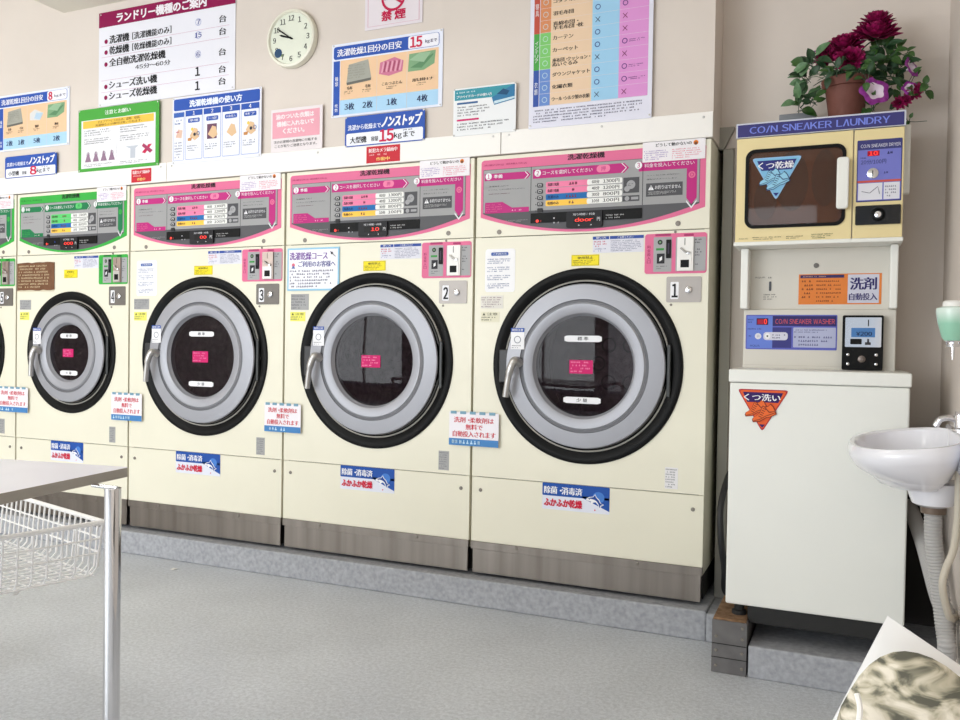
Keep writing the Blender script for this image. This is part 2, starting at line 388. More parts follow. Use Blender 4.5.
    # hinge at right
    k = nb1(); k.box((cx+r1+.002, -.014, cz-.11), (cx+r1+.017, .003, cz+.09), mat('hinge_grey', (44, 47, 47), .4)); k.build('door_hinge', root, bevel=.004)
    # stickers on the door
    k = nb1(); s_ = r1/.325; x, z = cx-.272*s_, cz+.105*s_; y = -.0285
    k.rect(x-.029, z-.043, x+.029, z+.043, y, WHITE, .004); k.rect(x-.029, z+.027, x+.029, z+.043, y-.0005, (40, 80, 165)); k.ring(x, z-.004, .015, .003, y-.0005, (120, 125, 140)); k.greek(x-.024, z-.040, x+.024, z-.024, 2, y-.0005)
    k.text('開閉注意', x-.024, z+.030, x+.024, z+.040, y-.0009, WHITE); k.build('sticker', door, 'small white sticker with blue top')
    if 'nolabels' not in opts:
        for dz, tx in ((.108*s_, '標 準'), (-.135*s_, '少 量')):
            k = nb1(); x = cx-.004; hw = .076*(1 if w > .9 else .82); z = cz+dz; y = -.0085
            k.poly([(x-hw, z-.008), (x-hw+.012, z-.0125), (x+hw-.012, z-.0125), (x+hw, z-.008), (x+hw, z+.008), (x+hw-.012, z+.0125), (x-hw+.012, z+.0125), (x-hw, z+.008)], y, ink(WHITE), .002)
            k.text(tx, x-.022, z-.007, x+.022, z+.008, y-.0005, (70, 70, 75), 1); k.build('sticker', door, 'slim white sticker with pointed ends')
    k = nb1(); x, z = cx-.010, cz-.003; h_ = .048*(1 if w > .9 else .8); k.rect(x-h_, z-h_*.56, x+h_, z+h_*.56, -.0085, (205, 20, 105), .002); k.greek(x-h_+.006, z-h_*.5, x+h_-.006, z+h_*.5, 4, -.009, (245, 150, 190)); k.build('sticker', door, 'magenta sticker in the middle of the glass')
    # ---------------- printed control panel
    k = nb(); y = -.0012
    bl = C6(72, 338); bm = C6(480, 374); br = C6(905, 284); tl = C6(80, 125); tr = C6(905, 37)
    x0, x1 = tl[0], br[0]; zt = (tl[1]+tr[1])/2; ze = (bl[1]+br[1])/2; zm = bm[1]
    def pan(x0, x1, zt, ze, zm, r):
        P = [(x0+(x1-x0)*i/24, ze-(ze-zm)*(1-((i-12)/12)**2)) for i in range(25)]
        return P+rr(x0, ze, x1, zt, r)[6:18]
    k.poly(pan(x0, x1, zt, ze+.008, zm, .014), y, ink(A1), .0012)
    gi = rc(C6, 85, 322, 888, 82); gz1 = (C6(85, 158)[1]+C6(888, 80)[1])/2; gx0, gx1 = gi[0], gi[2]
    DG = (88, 88, 92)
    k.poly(pan(gx0, gx1, gz1, ze+.022, zm+.010, .002), y-LAY, ink(DG))
    gz0 = (C6(85, 322)[1]+C6(888, 250)[1])/2
    k.rect(gx0+.002, gz0, gx1-.002, gz1-.002, y-2*LAY, (160, 160, 161))
    L = y-3*LAY; L2 = y-4*LAY; L3 = y-5*LAY
    k.text('洗濯乾燥機', *rc(C6, 398, 112, 535, 80), L, BLK, 1)
    k.text('洗濯22kg 乾燥15kg' if pink else '洗濯12kg 乾燥8kg', *rc(C6, 88, 137, 248, 117), L, A3)
    for x in (263, 675):
        a = C6(x, 200); k.rect(a[0]-.0012, gz0, a[0]+.0012, gz1, L, (50, 50, 55))
    def arrow(r, t=.05):
        a, b, c, d = r; e = (d-b)*.5
        k.poly([(a, b), (c-e, b), (c, (b+d)/2), (c-e, d), (a, d)], L, ink(A2))
        for q_ in (.012,): k.poly([(c-e-q_, b), (c-e-q_+.004, b), (c-q_+.004, (b+d)/2), (c-e-q_+.004, d), (c-e-q_, d), (c-q_, (b+d)/2)], L2, ink((235, 235, 238)))
    def num(n, x, yy, r=.014):
        a = C6(x, yy); k.disc(a[0], a[1], r, L2-.0001, WHITE); k.text(n, a[0]-.005, a[1]-.009, a[0]+.005, a[1]+.009, L3, A2, 1)
    r = rc(C6, 92, 190, 262, 152); arrow(r); num('1', 107, 173); k.text('準備', *rc(C6, 126, 180, 158, 164), L2, WHITE, 1)
    r = rc(C6, 270, 182, 625, 120); zc_ = (r[1]+r[3])/2; arrow((r[0], zc_-.0185, r[2], zc_+.0185)); num('2', 288, 160); k.text('コースを選択してください', *rc(C6, 306, 167, 490, 139), L2, WHITE)
    a = C6(530, 143); k.rect(a[0]-.027, a[1]-.014, a[0]+.027, a[1]+.014, L2, (238, 130, 170) if pink else (90, 200, 110), 0, .013); k.text('押', a[0]-.009, a[1]-.009, a[0]+.009, a[1]+.009, L3, A2)
    a = C6(680, 147); b = C6(885, 108); zz = (a[1]+b[1])/2
    v0 = C6(837, 200)[0]; v1 = C6(875, 200)[0]; zp = C6(855, 274)[1]
    k.poly([(a[0]-.02, zz-.0185), (v0, zz-.0185), (v0, zp+.024), ((v0+v1)/2, zp), (v1, zp+.024), (v1, zz+.0185), (a[0]-.02, zz+.0185)], L, ink(A2))
    m_ = (v0+v1)/2; k.poly([(v0, zp+.016), (m_, zp-.008), (v1, zp+.016), (v1, zp+.008), (m_, zp-.016), (v0, zp+.008)], L2, ink((235, 235, 238)))
    num('3', 660, 131); k.text('料金を投入してください', *rc(C6, 682, 140, 866, 112), L2, WHITE)
    a = C6(857, 165); k.disc(a[0], a[1], .013, L2, A1); k.ring(a[0], a[1], .007, .002, L3, A2)
    # course rows
    cols = [((238, 130, 168), '洗濯と乾燥', '60分', '1300円'), ((238, 130, 168), '洗濯と乾燥', '40分', '1200円'), ((20, 105, 175), '洗濯のみ', '30分', '800円'), ((250, 200, 80), '乾燥のみ', '10分', '100円')]
    if not pink: cols = [((90, 205, 110),)+c[1:] for c in cols[:2]]+cols[2:]
    xa, xb, xc = C6(318, 200)[0], C6(470, 200)[0], C6(600, 200)[0]
    for i, (c, t1, t2, t3) in enumerate(cols):
        zc_ = (C6(320, 204+i*23)[1]+C6(600, 184+i*23.5)[1])/2; h = .0115
        k.rect(xa, zc_-h, xb+.01, zc_+h, L, c, 0, .006); k.rect(xb, zc_-h+.001, xc, zc_+h-.001, L2, (238, 238, 235), 0, .006)
        k.text(t1, xa+.008, zc_-.006, xa+.055, zc_+.006, L2, (60, 20, 40) if i != 2 else (10, 40, 90), 1); k.greek(xa+.085, zc_-.006, xb-.012, zc_+.006, 1, L2, (110, 40, 60), .9)
        k.text(t2, xb+.02, zc_-.007, xb+.05, zc_+.007, L3, BLK, 1); k.text(t3, xb+.065, zc_-.007, xc-.012, zc_+.007, L3, BLK, 1)
    for i in range(5):
        b = C6(297, 205+i*23); k.rect(b[0]-.012, b[1]-.0085, b[0]+.011, b[1]+.0085, L-.003, (45, 45, 48) if i == 4 else (70, 70, 74), .004, .004)
        if i < 4: k.rect(b[0]-.006, b[1]-.004, b[0]+.006, b[1]+.005, L-.0036, (235, 235, 235) if i < 4 else BLK); k.rect(b[0]-.004, b[1]-.003, b[0]+.004, b[1]+.003, L-.004, BLK)
        c = C6(281, 207+i*23); k.disc(c[0], c[1], .0022, L, BLK)
    r = rc(C6, 603, 234, 663, 173); k.rect(*r, L, (80, 80, 84)); k.disc(r[0]+.03, r[3]-.028, .017, L2, (165, 165, 168)); k.disc(r[0]+.015, r[1]+.016, .011, L3, (165, 165, 168)); k.greek(r[0]+.018, r[3]-.034, r[0]+.042, r[3]-.022, 2, L3, (60, 60, 60))
    r = rc(C6, 600, 265, 663, 240); k.rect(*r, L, (80, 80, 84)); k.disc(r[0]+.018, (r[1]+r[3])/2, .009, L2, (165, 165, 168)); k.rect(r[0]+.034, r[1]+.006, r[2]-.004, r[3]-.006, L2, (165, 165, 168))
    k.text('洗濯物を入れて', *rc(C6, 107, 213, 180, 203), L, BLK); k.text('ドアをしっかり閉めてください', *rc(C6, 107, 225, 240, 213), L, BLK); k.greek(*rc(C6, 107, 240, 236, 228), 1, L, (110, 60, 80), .7)
    a = C6(93, 310); b = C6(255, 300); x_, z_ = a[0], a[1]; wd_ = b[0]-a[0]
    k.poly([(x_, z_), (x_+wd_, z_), (x_+wd_, z_+.02), (x_+wd_*.62, z_+.02), (x_+wd_*.4, z_+.045), (x_, z_+.045)], L, ink(A2)); k.greek(x_+.005, z_+.004, x_+wd_*.4, z_+.04, 4, L2, A1); k.greek(x_+wd_*.62, z_+.004, x_+wd_-.008, z_+.015, 1, L2, (250, 200, 220))
    r = rc(C6, 687, 247, 823, 188); r = (r[0], r[1], r[2], r[3]-.002); k.rect(*r, L, (82, 82, 86)); k.poly([(r[0]+.008, r[3]-.026), (r[0]+.03, r[3]-.026), (r[0]+.019, r[3]-.007)], L2, ink(WHITE)); k.text('!', r[0]+.0175, r[3]-.023, r[0]+.0205, r[3]-.011, L3, BLK, 1)
    k.text('お釣りはでません', r[0]+.034, r[3]-.024, r[2]-.006, r[3]-.009, L2, WHITE); k.greek(r[0]+.008, r[1]+.006, r[2]-.012, r[3]-.031, 3, L2, (200, 200, 200), .6)
    k.text('コイン投入後 自動的に', *rc(C6, 690, 171, 810, 160), L, BLK); k.text('運転がスタートします', *rc(C6, 690, 186, 802, 174), L, BLK)
    k.greek(*rc(C6, 170, 343, 260, 328), 2, L, (170, 170, 170), .5)
    panel = k.build('control_panel', root)
    k = nb(); a = C6(262, 346); b = C6(400, 320); c = C6(672, 328); zz0 = a[1]+.001; zz1 = (b[1]+C6(670, 258)[1])/2-.004
    k.rect(a[0], zz0, c[0], zz1-.002, -.006, BLACKP, .003)
    a = C6(287, 337); k.disc(a[0], a[1], .006, -.0065, LED); k.greek(a[0]+.012, a[1]-.005, a[0]+.042, a[1]+.005, 1, -.0065, (200, 70, 70), .8)
    for dz in (-.0, .0): pass
    for (x, yy) in ((349, 326), (349, 343)):
        a = C6(x, yy); k.disc(a[0], a[1], .0032, -.0065, (30, 90, 220) if (theme == 'green' and yy == 326) else (190, 190, 195)); k.greek(a[0]+.008, a[1]-.004, a[0]+.03, a[1]+.004, 1, -.0065, (200, 200, 205), .8)
    a = C6(540, 318); k.greek(a[0], a[1]-.012, a[0]+.085, a[1]+.008, 2, -.0065, (190, 190, 190), .5)
    k.build('indicator_strip', panel)
    k = nb(); r = rc(C6, 395, 366, 528, 296); zc_ = (r[1]+r[3])/2
    k.rect(r[0], r[1]+.003, r[2], r[3]-.001, -.012, (28, 28, 32), .009, .008)
    k.text('残り時間 / 料金', r[0]+.028, r[3]-.018, r[2]-.028, r[3]-.009, -.0125, (220, 220, 225)); k.rect(r[0]+.03, r[1]+.022, r[2]-.026, r[3]-.023, -.0125, (14, 12, 14))
    k.text(dict([(1, 'door'), (2, '10'), (3, '00'), (4, '000'), (5, '00')])[idx], *( (r[0]+.036, r[1]+.026, r[2]-.036, r[3]-.027) if idx in (1, 4) else (r[0]+.066, r[1]+.026, r[2]-.040, r[3]-.027)), -.013, LED, 1)
    k.text('円', r[2]-.02, r[1]+.026, r[2]-.008, r[3]-.028, -.0125, WHITE)
    for x in (.36, .7): k.poly([(r[0]+(r[2]-r[0])*x-.003, r[1]+.010), (r[0]+(r[2]-r[0])*x+.003, r[1]+.010), (r[0]+(r[2]-r[0])*x, r[1]+.015)], -.0125, ink(WHITE))
    k.build('display', panel)
    k = nb1(); 
    for X_, Z_ in ((145, 377), (805, 345)): k = nb1(); a = C6(X_, Z_); k.lathe([(.010, 0), (.010, -.002), (.004, -.003), (0, -.003)], (a[0]*xs, 0, a[1]), SCREW, 16); k.build('screw', fascia)
    # notice at the top right of the panel
    k = nb(); r = rc(C6, 675, 116, 908, 28); r = (r[0], r[1]-.006, r[2], r[3]-.002); k.rect(*r, -.006, (240, 236, 240), .0035)
    k.text('どうして動かないの', r[0]+.05, r[3]-.02, r[2]-.05, r[3]-.007, -.0065, BLK, 1); k.disc(r[2]-.035, r[3]-.014, .009, -.0065, (230, 130, 40)); k.disc(r[2]-.035, r[3]-.017, .006, -.0067, (120, 70, 40))
    k.greek(r[0]+.006, r[1]+.006, r[0]+.10, r[3]-.03, 5, -.0065, (150, 120, 190), .5); k.greek(r[0]+.112, r[1]+.006, r[2]-.01, r[3]-.03, 5, -.0065, (225, 110, 140), .5); k.build('notice', root, 'white notice with a tiny flame-orange mark')
    # ---------------- coin panel
    k = nb(); r = rc(CM, 38, 416, 570, 60); k.rect(*r, -.002, A1, .002, .01); zz = r[3]
    g1 = rc(CM, 112, 398, 272, 100); k.rect(*g1, -.0025, (168, 168, 170), 0, .003); g2 = rc(CM, 300, 392, 562, 98); k.rect(*g2, -.0025, (168, 168, 170), 0, .003)
    k.rect(g1[0]+.006, g1[3]+.004, g1[2]-.004, g1[3]+.013, -.0025, A3, 0, .003); k.rect(g2[0]+.03, g2[3]+.004, g2[0]+.066, g2[3]+.013, -.0025, A3, 0, .003)
    k.text('料金投入口', *rc(CM, 60, 330, 92, 172), -.0025, A3, 1, vert=True)
    k.rect(*rc(CM, 138, 217, 205, 196), -.003, (60, 150, 70)); a = CM(172, 147); k.disc(a[0], a[1], .0095, -.003, (50, 55, 50)); k.disc(a[0], a[1], .004, -.0035, (120, 160, 120))
    r = rc(CM, 143, 328, 210, 242); k.rect(*r, -.003, (40, 40, 45)); k.poly([(r[0]+.010, r[1]+.008), (r[0]+.020, r[1]+.014), (r[0]+.020, r[3]-.010), (r[0]+.010, r[3]-.016)], -.0035, ink(WHITE)); k.greek(*rc(CM, 140, 378, 235, 340), 2, -.003, (90, 90, 95))
    k.greek(*rc(CM, 468, 160, 552, 108), 2, -.003, (80, 80, 85)); k.greek(*rc(CM, 468, 265, 545, 190), 3, -.003, (90, 90, 95)); k.greek(*rc(CM, 468, 342, 545, 318), 1, -.003, (90, 90, 95))
    coin = k.build('coin_panel', root)
    k = nb(); k.rect(*rc(CM, 222, 282, 266, 124), -.006, BLACKP, .004, .002); a = CM(244, 200); k.rect(a[0]-.003, a[1]-.02, a[0]+.003, a[1]+.02, -.0065, (60, 50, 70)); k.build('card_slot', coin)
    k = nb(); white_mech = idx in (1, 2); r = rc(CM, 315, 390, 458, 100); cm = WHITEP if white_mech else mat('coin_plate_steel', (165, 150, 142), .35, .8)  # coin mechanism is white on the first two machines, steel on the rest
    k.rect(*r, -.010, cm, .008, .002); k.rect(r[0]+.004, r[1]+.003, r[2]-.006, r[1]+(r[3]-r[1])*.46, -.012, SATIN if not white_mech else cm, .003)
    k.rect(*rc(CM, 347, 362, 420, 296), -.0125, BLACKP, .001); a = CM(385, 143); k.rect(a[0]-.0012, a[1]-.013, a[0]+.0012, a[1]+.013, -.0104, BLACKP)
    a = CM(350, 198); b = CM(418, 238); k.tube([(a[0], -.016, a[1]), ((a[0]+b[0])/2, -.018, (a[1]+b[1])/2-.004), (b[0], -.016, b[1])], .0035, SATIN, 8); k.lathe([(.006, 0), (.006, -.006), (0, -.007)], (b[0], -.012, b[1]), CHROME, 14)
    k.build('coin_mechanism', coin)
    k = nb(); r = rc(CM, 222, 655, 523, 434); k.rect(*r, -.003, mat('plate_steel', (168, 162, 158), .5, .35) if idx < 3 else mat('plate_dark_steel', (112, 107, 102), .5, .4), .003, .006)
    r = rc(CM, 257, 628, 330, 482); k.rect(*r, -.0035, (240, 240, 245), 0, .004); k.text(str(idx), *rc(CM, 272, 612, 320, 500), -.004, BLK, 2)
    plate = k.build('number_plate', root)
    k = nb1(); a = CM(412, 550); k.lathe([(.013, 0), (.013, -.006), (.010, -.008), (0, -.008)], (a[0]*xs, -.003, a[1]), CHROME, 20); k.box((a[0]*xs-.001, -.0116, a[1]-.005), (a[0]*xs+.001, -.0108, a[1]+.005), BLACKP); k.build('lock', plate)
    k = nb1(); a = CM(262, 675); k.lathe([(.005, 0), (.004, -.003), (0, -.003)], (a[0]*xs, 0, a[1]), SCREW, 10); k.build('screw', coin); k = nb1(); a = CM(300, 50); k.lathe([(.005, 0), (.004, -.003), (0, -.003)], (a[0]*xs, -.002, a[1]-.004), SCREW, 10); k.build('screw', coin)
    # ---------------- stickers on the front panel
    k = nb(); r = rc(C3, 411, 466, 515, 422); k.rect(*r, -.001, (245, 225, 40), .001); k.rect(r[0]+.002, r[1]+.002, r[2]-.002, r[3]-.002, -.0013, (90, 80, 20)); k.rect(r[0]+.0032, r[1]+.0032, r[2]-.0032, r[3]-.0032, -.0016, (245, 225, 40))
    k.text('使用禁止', r[0]+.025, r[3]-.017, r[2]-.025, r[3]-.007, -.002, BLK, 1); k.greek(r[0]+.008, r[1]+.005, r[2]-.008, r[3]-.019, 3, -.002, (60, 60, 20)); k.build('sticker', root, 'yellow warning sticker')
    k = nb(); r = rc(C3, 490, 418, 679, 350); m_ = r[0]+(r[2]-r[0])*.34
    k.rect(*r, -.001, (225, 225, 235), .001); k.rect(r[0], r[3]-.012, m_-.003, r[3], -.0015, (50, 80, 160)); k.rect(m_, r[3]-.012, r[2], r[3], -.0015, (50, 80, 160))
    k.text('使い方', r[0]+.012, r[3]-.010, m_-.014, r[3]-.002, -.002, WHITE); k.text('ご注意ください', m_+.03, r[3]-.010, r[2]-.04, r[3]-.002, -.002, WHITE)
    k.greek(r[0]+.004, r[1]+.022, m_-.006, r[3]-.016, 3, -.0015, (200, 60, 90), .6); k.greek(r[0]+.004, r[1]+.004, m_-.006, r[1]+.02, 2, -.0015, (80, 90, 150), .5); k.greek(m_+.004, r[1]+.004, r[2]-.006, r[3]-.016, 7, -.0015, (110, 115, 150), .5); k.build('sticker', root, 'white instruction sticker with blue header')
    if idx in (1, 3):
        k = nb(); r = rc(C3, 92, 562, 205, 400); k.rect(*r, -.001, (243, 243, 246), .001, .012); r = (r[0]+.006, r[1]+.006, r[2]-.008, r[3]-.006)
        k.rect(r[0]+.02, r[3]-.022, r[2]-.022, r[3]-.008, -.0015, (70, 100, 170), 0, .005); k.text('ご利用方法', r[0]+.03, r[3]-.019, r[2]-.03, r[3]-.011, -.002, WHITE)
        for q_ in range(4): z_ = r[3]-.032-q_*(r[3]-r[1]-.03)/4; k.greek(r[0]+.004, z_-.024, r[2]-.004, z_, 3, -.0015, (80, 95, 150), .55)
        k.build('instruction_sheet', root, 'white rounded sheet of fine blue print')
    k = nb(); r = rc(C3, 77, 622, 160, 574) if idx != 2 else rc(C3, 80, 626, 162, 560); lm = (225, 222, 214) if idx == 1 else (165, 165, 166)
    k.rect(*r, -.001, lm, .001); k.greek(r[0]+.003, r[1]+.003, r[2]-.003, r[3]-.003, 5, -.0015, (150, 120, 135) if idx == 1 else (115, 115, 118), .5); k.build('rating_label', root)
    k = nb(); r = rc(C3, 77, 672, 146, 634); yc = (228, 224, 200) if idx == 1 else (236, 232, 110)
    k.rect(*r, -.001, yc, .001); k.text('注意', r[0]+.028, r[3]-.015, r[2]-.008, r[3]-.004, -.0015, (70, 70, 50)); k.poly([(r[0]+.008, r[3]-.015), (r[0]+.02, r[3]-.015), (r[0]+.014, r[3]-.004)], -.0015, ink((70, 70, 50))); k.greek(r[0]+.003, r[1]+.004, r[2]-.004, r[3]-.018, 2, -.0015, (110, 110, 90)); k.build('sticker', root, 'small caution sticker')
    k = nb(); r = rc(C7, 702, 166, 748, 96); k.rect(*r, -.001, (232, 230, 232) if idx == 1 else (168, 168, 168), .001); k.greek(r[0]+.003, r[1]+.003, r[2]-.003, r[3]-.003, 8, -.0015, (120, 120, 125), .5); k.build('rating_label', root)
    # blue and white sticker at the kick panel
    k = nb(); r = rc(C7, 282, 234, 514, 164); h = r[3]-r[1]; w_ = r[2]-r[0]
    k.rect(*r, -.001, (225, 228, 240), .001, .004); k.rect(r[0], r[1]+h*.52, r[2], r[3], -.0015, (30, 80, 165), 0, .004); k.poly([(r[0]+w_*.60, r[1]+h*.54), (r[2], r[1]+h*.10), (r[2], r[1]+h*.6), (r[0]+w_*.60, r[1]+h*.6)], -.0015, ink((30, 80, 165)))
    k.text('除菌・消毒済', r[0]+w_*.03, r[1]+h*.60, r[0]+w_*.6, r[1]+h*.88, -.002, WHITE, 1); k.text('ふかふか乾燥', r[0]+w_*.03, r[1]+h*.12, r[0]+w_*.6, r[1]+h*.42, -.002, (205, 25, 60), 2)
    k.disc(r[0]+w_*.84, r[1]+h*.60, .024, -.0017, (70, 125, 205), 24, .022); dolphin(k, r[0]+w_*.79, r[1]+h*.46, .034, -.002); k.disc(r[0]+w_*.79, r[1]+h*.12, .003, -.002, (220, 60, 80))
    k.build('sticker', root, 'blue and white sticker with a leaping dolphin')
    k = nb1(); z = rz[0]-.30*(r0/.3878); 
    k.poly([(.012, z), (.03, z+.018), (.012, z+.036)], -.001, ink((236, 232, 80)), .001); k.poly([(.012, z-.05), (.03, z-.032), (.012, z-.014)], -.001, ink((236, 232, 80)), .001); k.build('sticker', root, 'yellow triangle sticker behind the hanging notice')
    return root
LED = mat('red_led', (255, 50, 40), .5, emit=1.3)
DGLASS = MATS['tinted_door_glass']; _b = DGLASS.node_tree.nodes['Principled BSDF']
_b.inputs['Base Color'].default_value = (.012, .006, .009, 1); _b.inputs['Transmission Weight'].default_value = .0; _b.inputs['Alpha'].default_value = .72
_b.inputs['Roughness'].default_value = .02; _b.inputs['Specular IOR Level'].default_value = .2
W4 = .8273
R4 = (1.0035, .3222, .262, .205, .150)
d1 = dryer(1, -W, W, 'pink', 'large cream washer-dryer with pink control panel and number 1 plate, rightmost of the row')
d2 = dryer(2, -2*W, W, 'pink', 'large cream washer-dryer with pink panel, number 2 plate and blue-framed notice above its door', opts=('nolabels',))
d3 = dryer(3, -3*W, W, 'pink', 'large cream washer-dryer with pink panel and number 3 plate, beside the green-panelled one')
d4 = dryer(4, -3*W-W4, W4, 'green', 'smaller cream washer-dryer with green panel, number 4 plate and brown handwritten notice', R4)
d5 = dryer(5, -3*W-2*W4, W4, 'green', 'smaller cream washer-dryer with green panel and number 5 plate, cut off by the left edge', R4)
# notices stuck to single machines
def part_on(root, xl, w): return MB((xl+w/2, 0, ZB), 1)
k = part_on(d2, -2*W, W); a = onY(220+250/3.69, 150+520/3.69); b = onY(220+443/3.69, 150+357/3.69)
r = (a.x, a.z, b.x, b.z); h = r[3]-r[1]; w_ = r[2]-r[0]
k.rect(*r, -.0045, (150, 200, 228), .0015); k.rect(r[0]+.008, r[1]+.008, r[2]-.008, r[3]-.008, -.005, (243, 243, 250))
k.text('洗濯乾燥コース', r[0]+.014, r[1]+h*.72, r[0]+w_*.78, r[1]+h*.90, -.0055, (120, 80, 160), 1); k.text('ご利用のお客様へ', r[0]+w_*.22, r[1]+h*.55, r[0]+w_*.93, r[1]+h*.69, -.0055, (90, 90, 150), 1)
k.greek(r[0]+.014, r[1]+.012, r[2]-.014, r[1]+h*.50, 6, -.0055, (90, 90, 120), .6); k.disc(r[0]+w_*.12, r[1]+h*.6, .009, -.0055, (220, 110, 130)); k.poly([(r[0]+w_*.08, r[1]+h*.52), (r[0]+w_*.16, r[1]+h*.52), (r[0]+w_*.12, r[1]+h*.60)], -.0056, ink((90, 110, 170)))
k.disc(r[0]+w_*.86, r[1]+h*.86, .006, -.0055, (60, 60, 70)); k.tube([(r[0]+w_*.83, -.006, r[1]+h*.90), (r[0]+w_*.93, -.006, r[1]+h*.78)], .0015, ink((60, 60, 70)), 6)
k.build('notice', d2, 'white notice framed in pale blue')
k = part_on(d4, -3*W-W4, W4); a = onY(70/4, 170+482/4); b = onY(220/4, 170+368/4)
r = (a.x+.002, a.z, b.x, b.z); k.rect(r[0]-.002, r[1]-.008, r[2]-.004, r[3]-.004, -.0025, (215, 205, 180), .001)
R_ = random.Random(3); P = [(r[0]+(r[2]-r[0])*i/10, r[1]+R_.uniform(-.003, .003)) for i in range(11)]+[(r[2]+R_.uniform(-.003, .001), r[1]+(r[3]-r[1])*i/5) for i in range(1, 5)]+[(r[2]-(r[2]-r[0])*i/10, r[3]+R_.uniform(-.003, .003)) for i in range(11)]
k.poly(P, -.004, mat('brown_card', (120, 80, 50), .7, noise=18, nscale=30), .0015); k.greek(r[0]+.012, r[1]+.010, r[2]-.012, r[3]-.01, 8, -.0045, (205, 185, 150), .55)
k.build('notice', d4, 'brown card with pale handwriting')
# the cards that hang over the seams between machines
def seam_card(u0, v0, u1, v1, label):
    a = onY(u0, v0, -.012); b = onY(u1, v1, -.012); k = MB(((a.x+b.x)/2, -.012, a.z)); h = b.z-a.z; w = b.x-a.x
    k.rect(a.x, a.z, b.x, b.z-.006, -.0135, (238, 234, 240), .0015); k.rect(a.x, a.z, b.x, a.z+h*.2, -.014, (70, 130, 190))
    for i in range(5): k.rect(a.x+w*(.03+i*.195), b.z-.014, a.x+w*(.15+i*.195), b.z-.002, -.0145, (120, 160, 180), .001)
    k.text('洗剤・柔軟剤は', a.x+w*.1, a.z+h*.66, a.x+w*.9, a.z+h*.82, -.014, (200, 40, 60), 1); k.text('無料で', a.x+w*.34, a.z+h*.46, a.x+w*.68, a.z+h*.62, -.014, (200, 40, 60), 1)
    k.text('自動投入されます', a.x+w*.08, a.z+h*.25, a.x+w*.94, a.z+h*.42, -.014, (200, 40, 60), 1); k.greek(a.x+w*.06, a.z+h*.04, a.x+w*.95, a.z+h*.17, 1, -.0145, (190, 220, 240), .8)
    tag(k.build('notice_card'), label, 'notice', 'detergent notices between the machines')
seam_card(449, 444.5, 499, 412.5, 'white and blue card with red print hanging between machines 1 and 2')
seam_card(264.5, 431, 301, 403.5, 'white and blue card with red print hanging between machines 2 and 3')
seam_card(111.5, 419.5, 142, 393, 'white and blue card with red print hanging between machines 3 and 4')
seam_card(-2, 411, 28, 387, 'white and blue card with red print hanging between machines 4 and 5')
# ------------------------------------------------------------------ signs on the wall (printed boards)
class Sign:
    def __init__(s, ll, ur, y=-.0045, t=.003, base=WHITE, r=0, hdr=0):
        a = onY(ll[0], ll[1], y); b = onY(ur[0], ur[1], y); s.x0, s.z0, s.w, s.h = a.x, a.z, b.x-a.x, b.z-a.z; s.y = y; s.L = 0
        s.k = MB((s.x0+s.w/2, -.001 if y > -.01 else y+t, s.z0)); s.k.rect(s.x0, s.z0, s.x0+s.w, s.z0+s.h, y, base, t, r)
    def X(s, u): return s.x0+u*s.w
    def Z(s, v): return s.z0+v*s.h
    def yy(s, l): return s.y-l*LAY
    def rect(s, u0, v0, u1, v1, c, l=1, r=0): s.k.rect(s.X(u0), s.Z(v0), s.X(u1), s.Z(v1), s.yy(l), c, 0, r)
    def text(s, t, u0, v0, u1, v1, c=BLK, l=2, b=0, **k): s.k.text(t, s.X(u0), s.Z(v0), s.X(u1), s.Z(v1), s.yy(l), c, b, **k)
    def greek(s, u0, v0, u1, v1, n, c=(90, 90, 100), l=2, f=.5): s.k.greek(s.X(u0), s.Z(v0), s.X(u1), s.Z(v1), n, s.yy(l), c, f)
    def disc(s, u, v, r, c, l=2): s.k.disc(s.X(u), s.Z(v), r, s.yy(l), c)
    def ring(s, u, v, r, w, c, l=2): s.k.ring(s.X(u), s.Z(v), r, w, s.yy(l), c, 24)
    def poly(s, P, c, l=2): s.k.poly([(s.X(u), s.Z(v)) for u, v in P], s.yy(l), ink(c))
    def pins(s):
        for u in (.015, .985):
            for v in (.02, .98): s.k.lathe([(.004, 0), (.004, -.002), (0, -.003)], (s.X(u), s.yy(0), s.Z(v)), SATIN, 8)
    def done(s, name, label, cat, group=None): return tag(s.k.build(name), label, cat, group)
BLUE = (45, 85, 175); RED = (200, 30, 80); TAN = (235, 198, 160); LBL = (172, 212, 240); MAR = (140, 4, 74)
# machine list
s = Sign((98.5, 107.5), (235.8, -13), base=(232, 232, 240)); s.rect(0, .842, 1, 1, MAR)
s.text('ランドリー機種のご案内', .14, .868, .80, .968, (240, 235, 240), 2, 2)
rows = [(.687, '洗濯機', '［洗濯機能のみ］', '7', .722, .712), (.572, '乾燥機', '［乾燥機能のみ］', '15', .592, .588), (.445, '全自動洗濯乾燥機', None, '6', .40, .385), (.208, 'シューズ洗い機', None, '1', .228, .215), (.093, 'シューズ乾燥機', None, '1', .085, .096)]
for v, t, t2, n, vn, vd in rows:
    s.disc(.058, v, .0115, MAR); e = {3: .237, 7: .45, 8: .51}[len(t)]
    s.text(t, .085, v-.030, e, v+.056, BLK, 2, 1.4)
    if t2: s.text(t2, .262, v-.026, .552, v+.048, BLK, 2, 1)
    if vn > .3: s.ring(.745, vn, .0175, .0015, (90, 110, 190)); s.text(n, .745-.0115*len(n), vn-.024, .745+.0115*len(n), vn+.024, (45, 60, 150), 2, 1)
    else: s.text(n, .728, vn-.042, .758, vn+.042, BLK, 2, 2)
    s.text('台', .891, vd-.034, .938, vd+.036, BLK, 2, 1.4)
s.text('45分〜60分', .286, .342, .546, .392, BLK, 2, 1)
for v in (.640, .522, .275, .150): s.rect(.02, v, .96, v+.003, (200, 150, 175))
s.pins(); s.done('sign_board', 'big white sign board with maroon heading listing machine types and counts', 'sign')
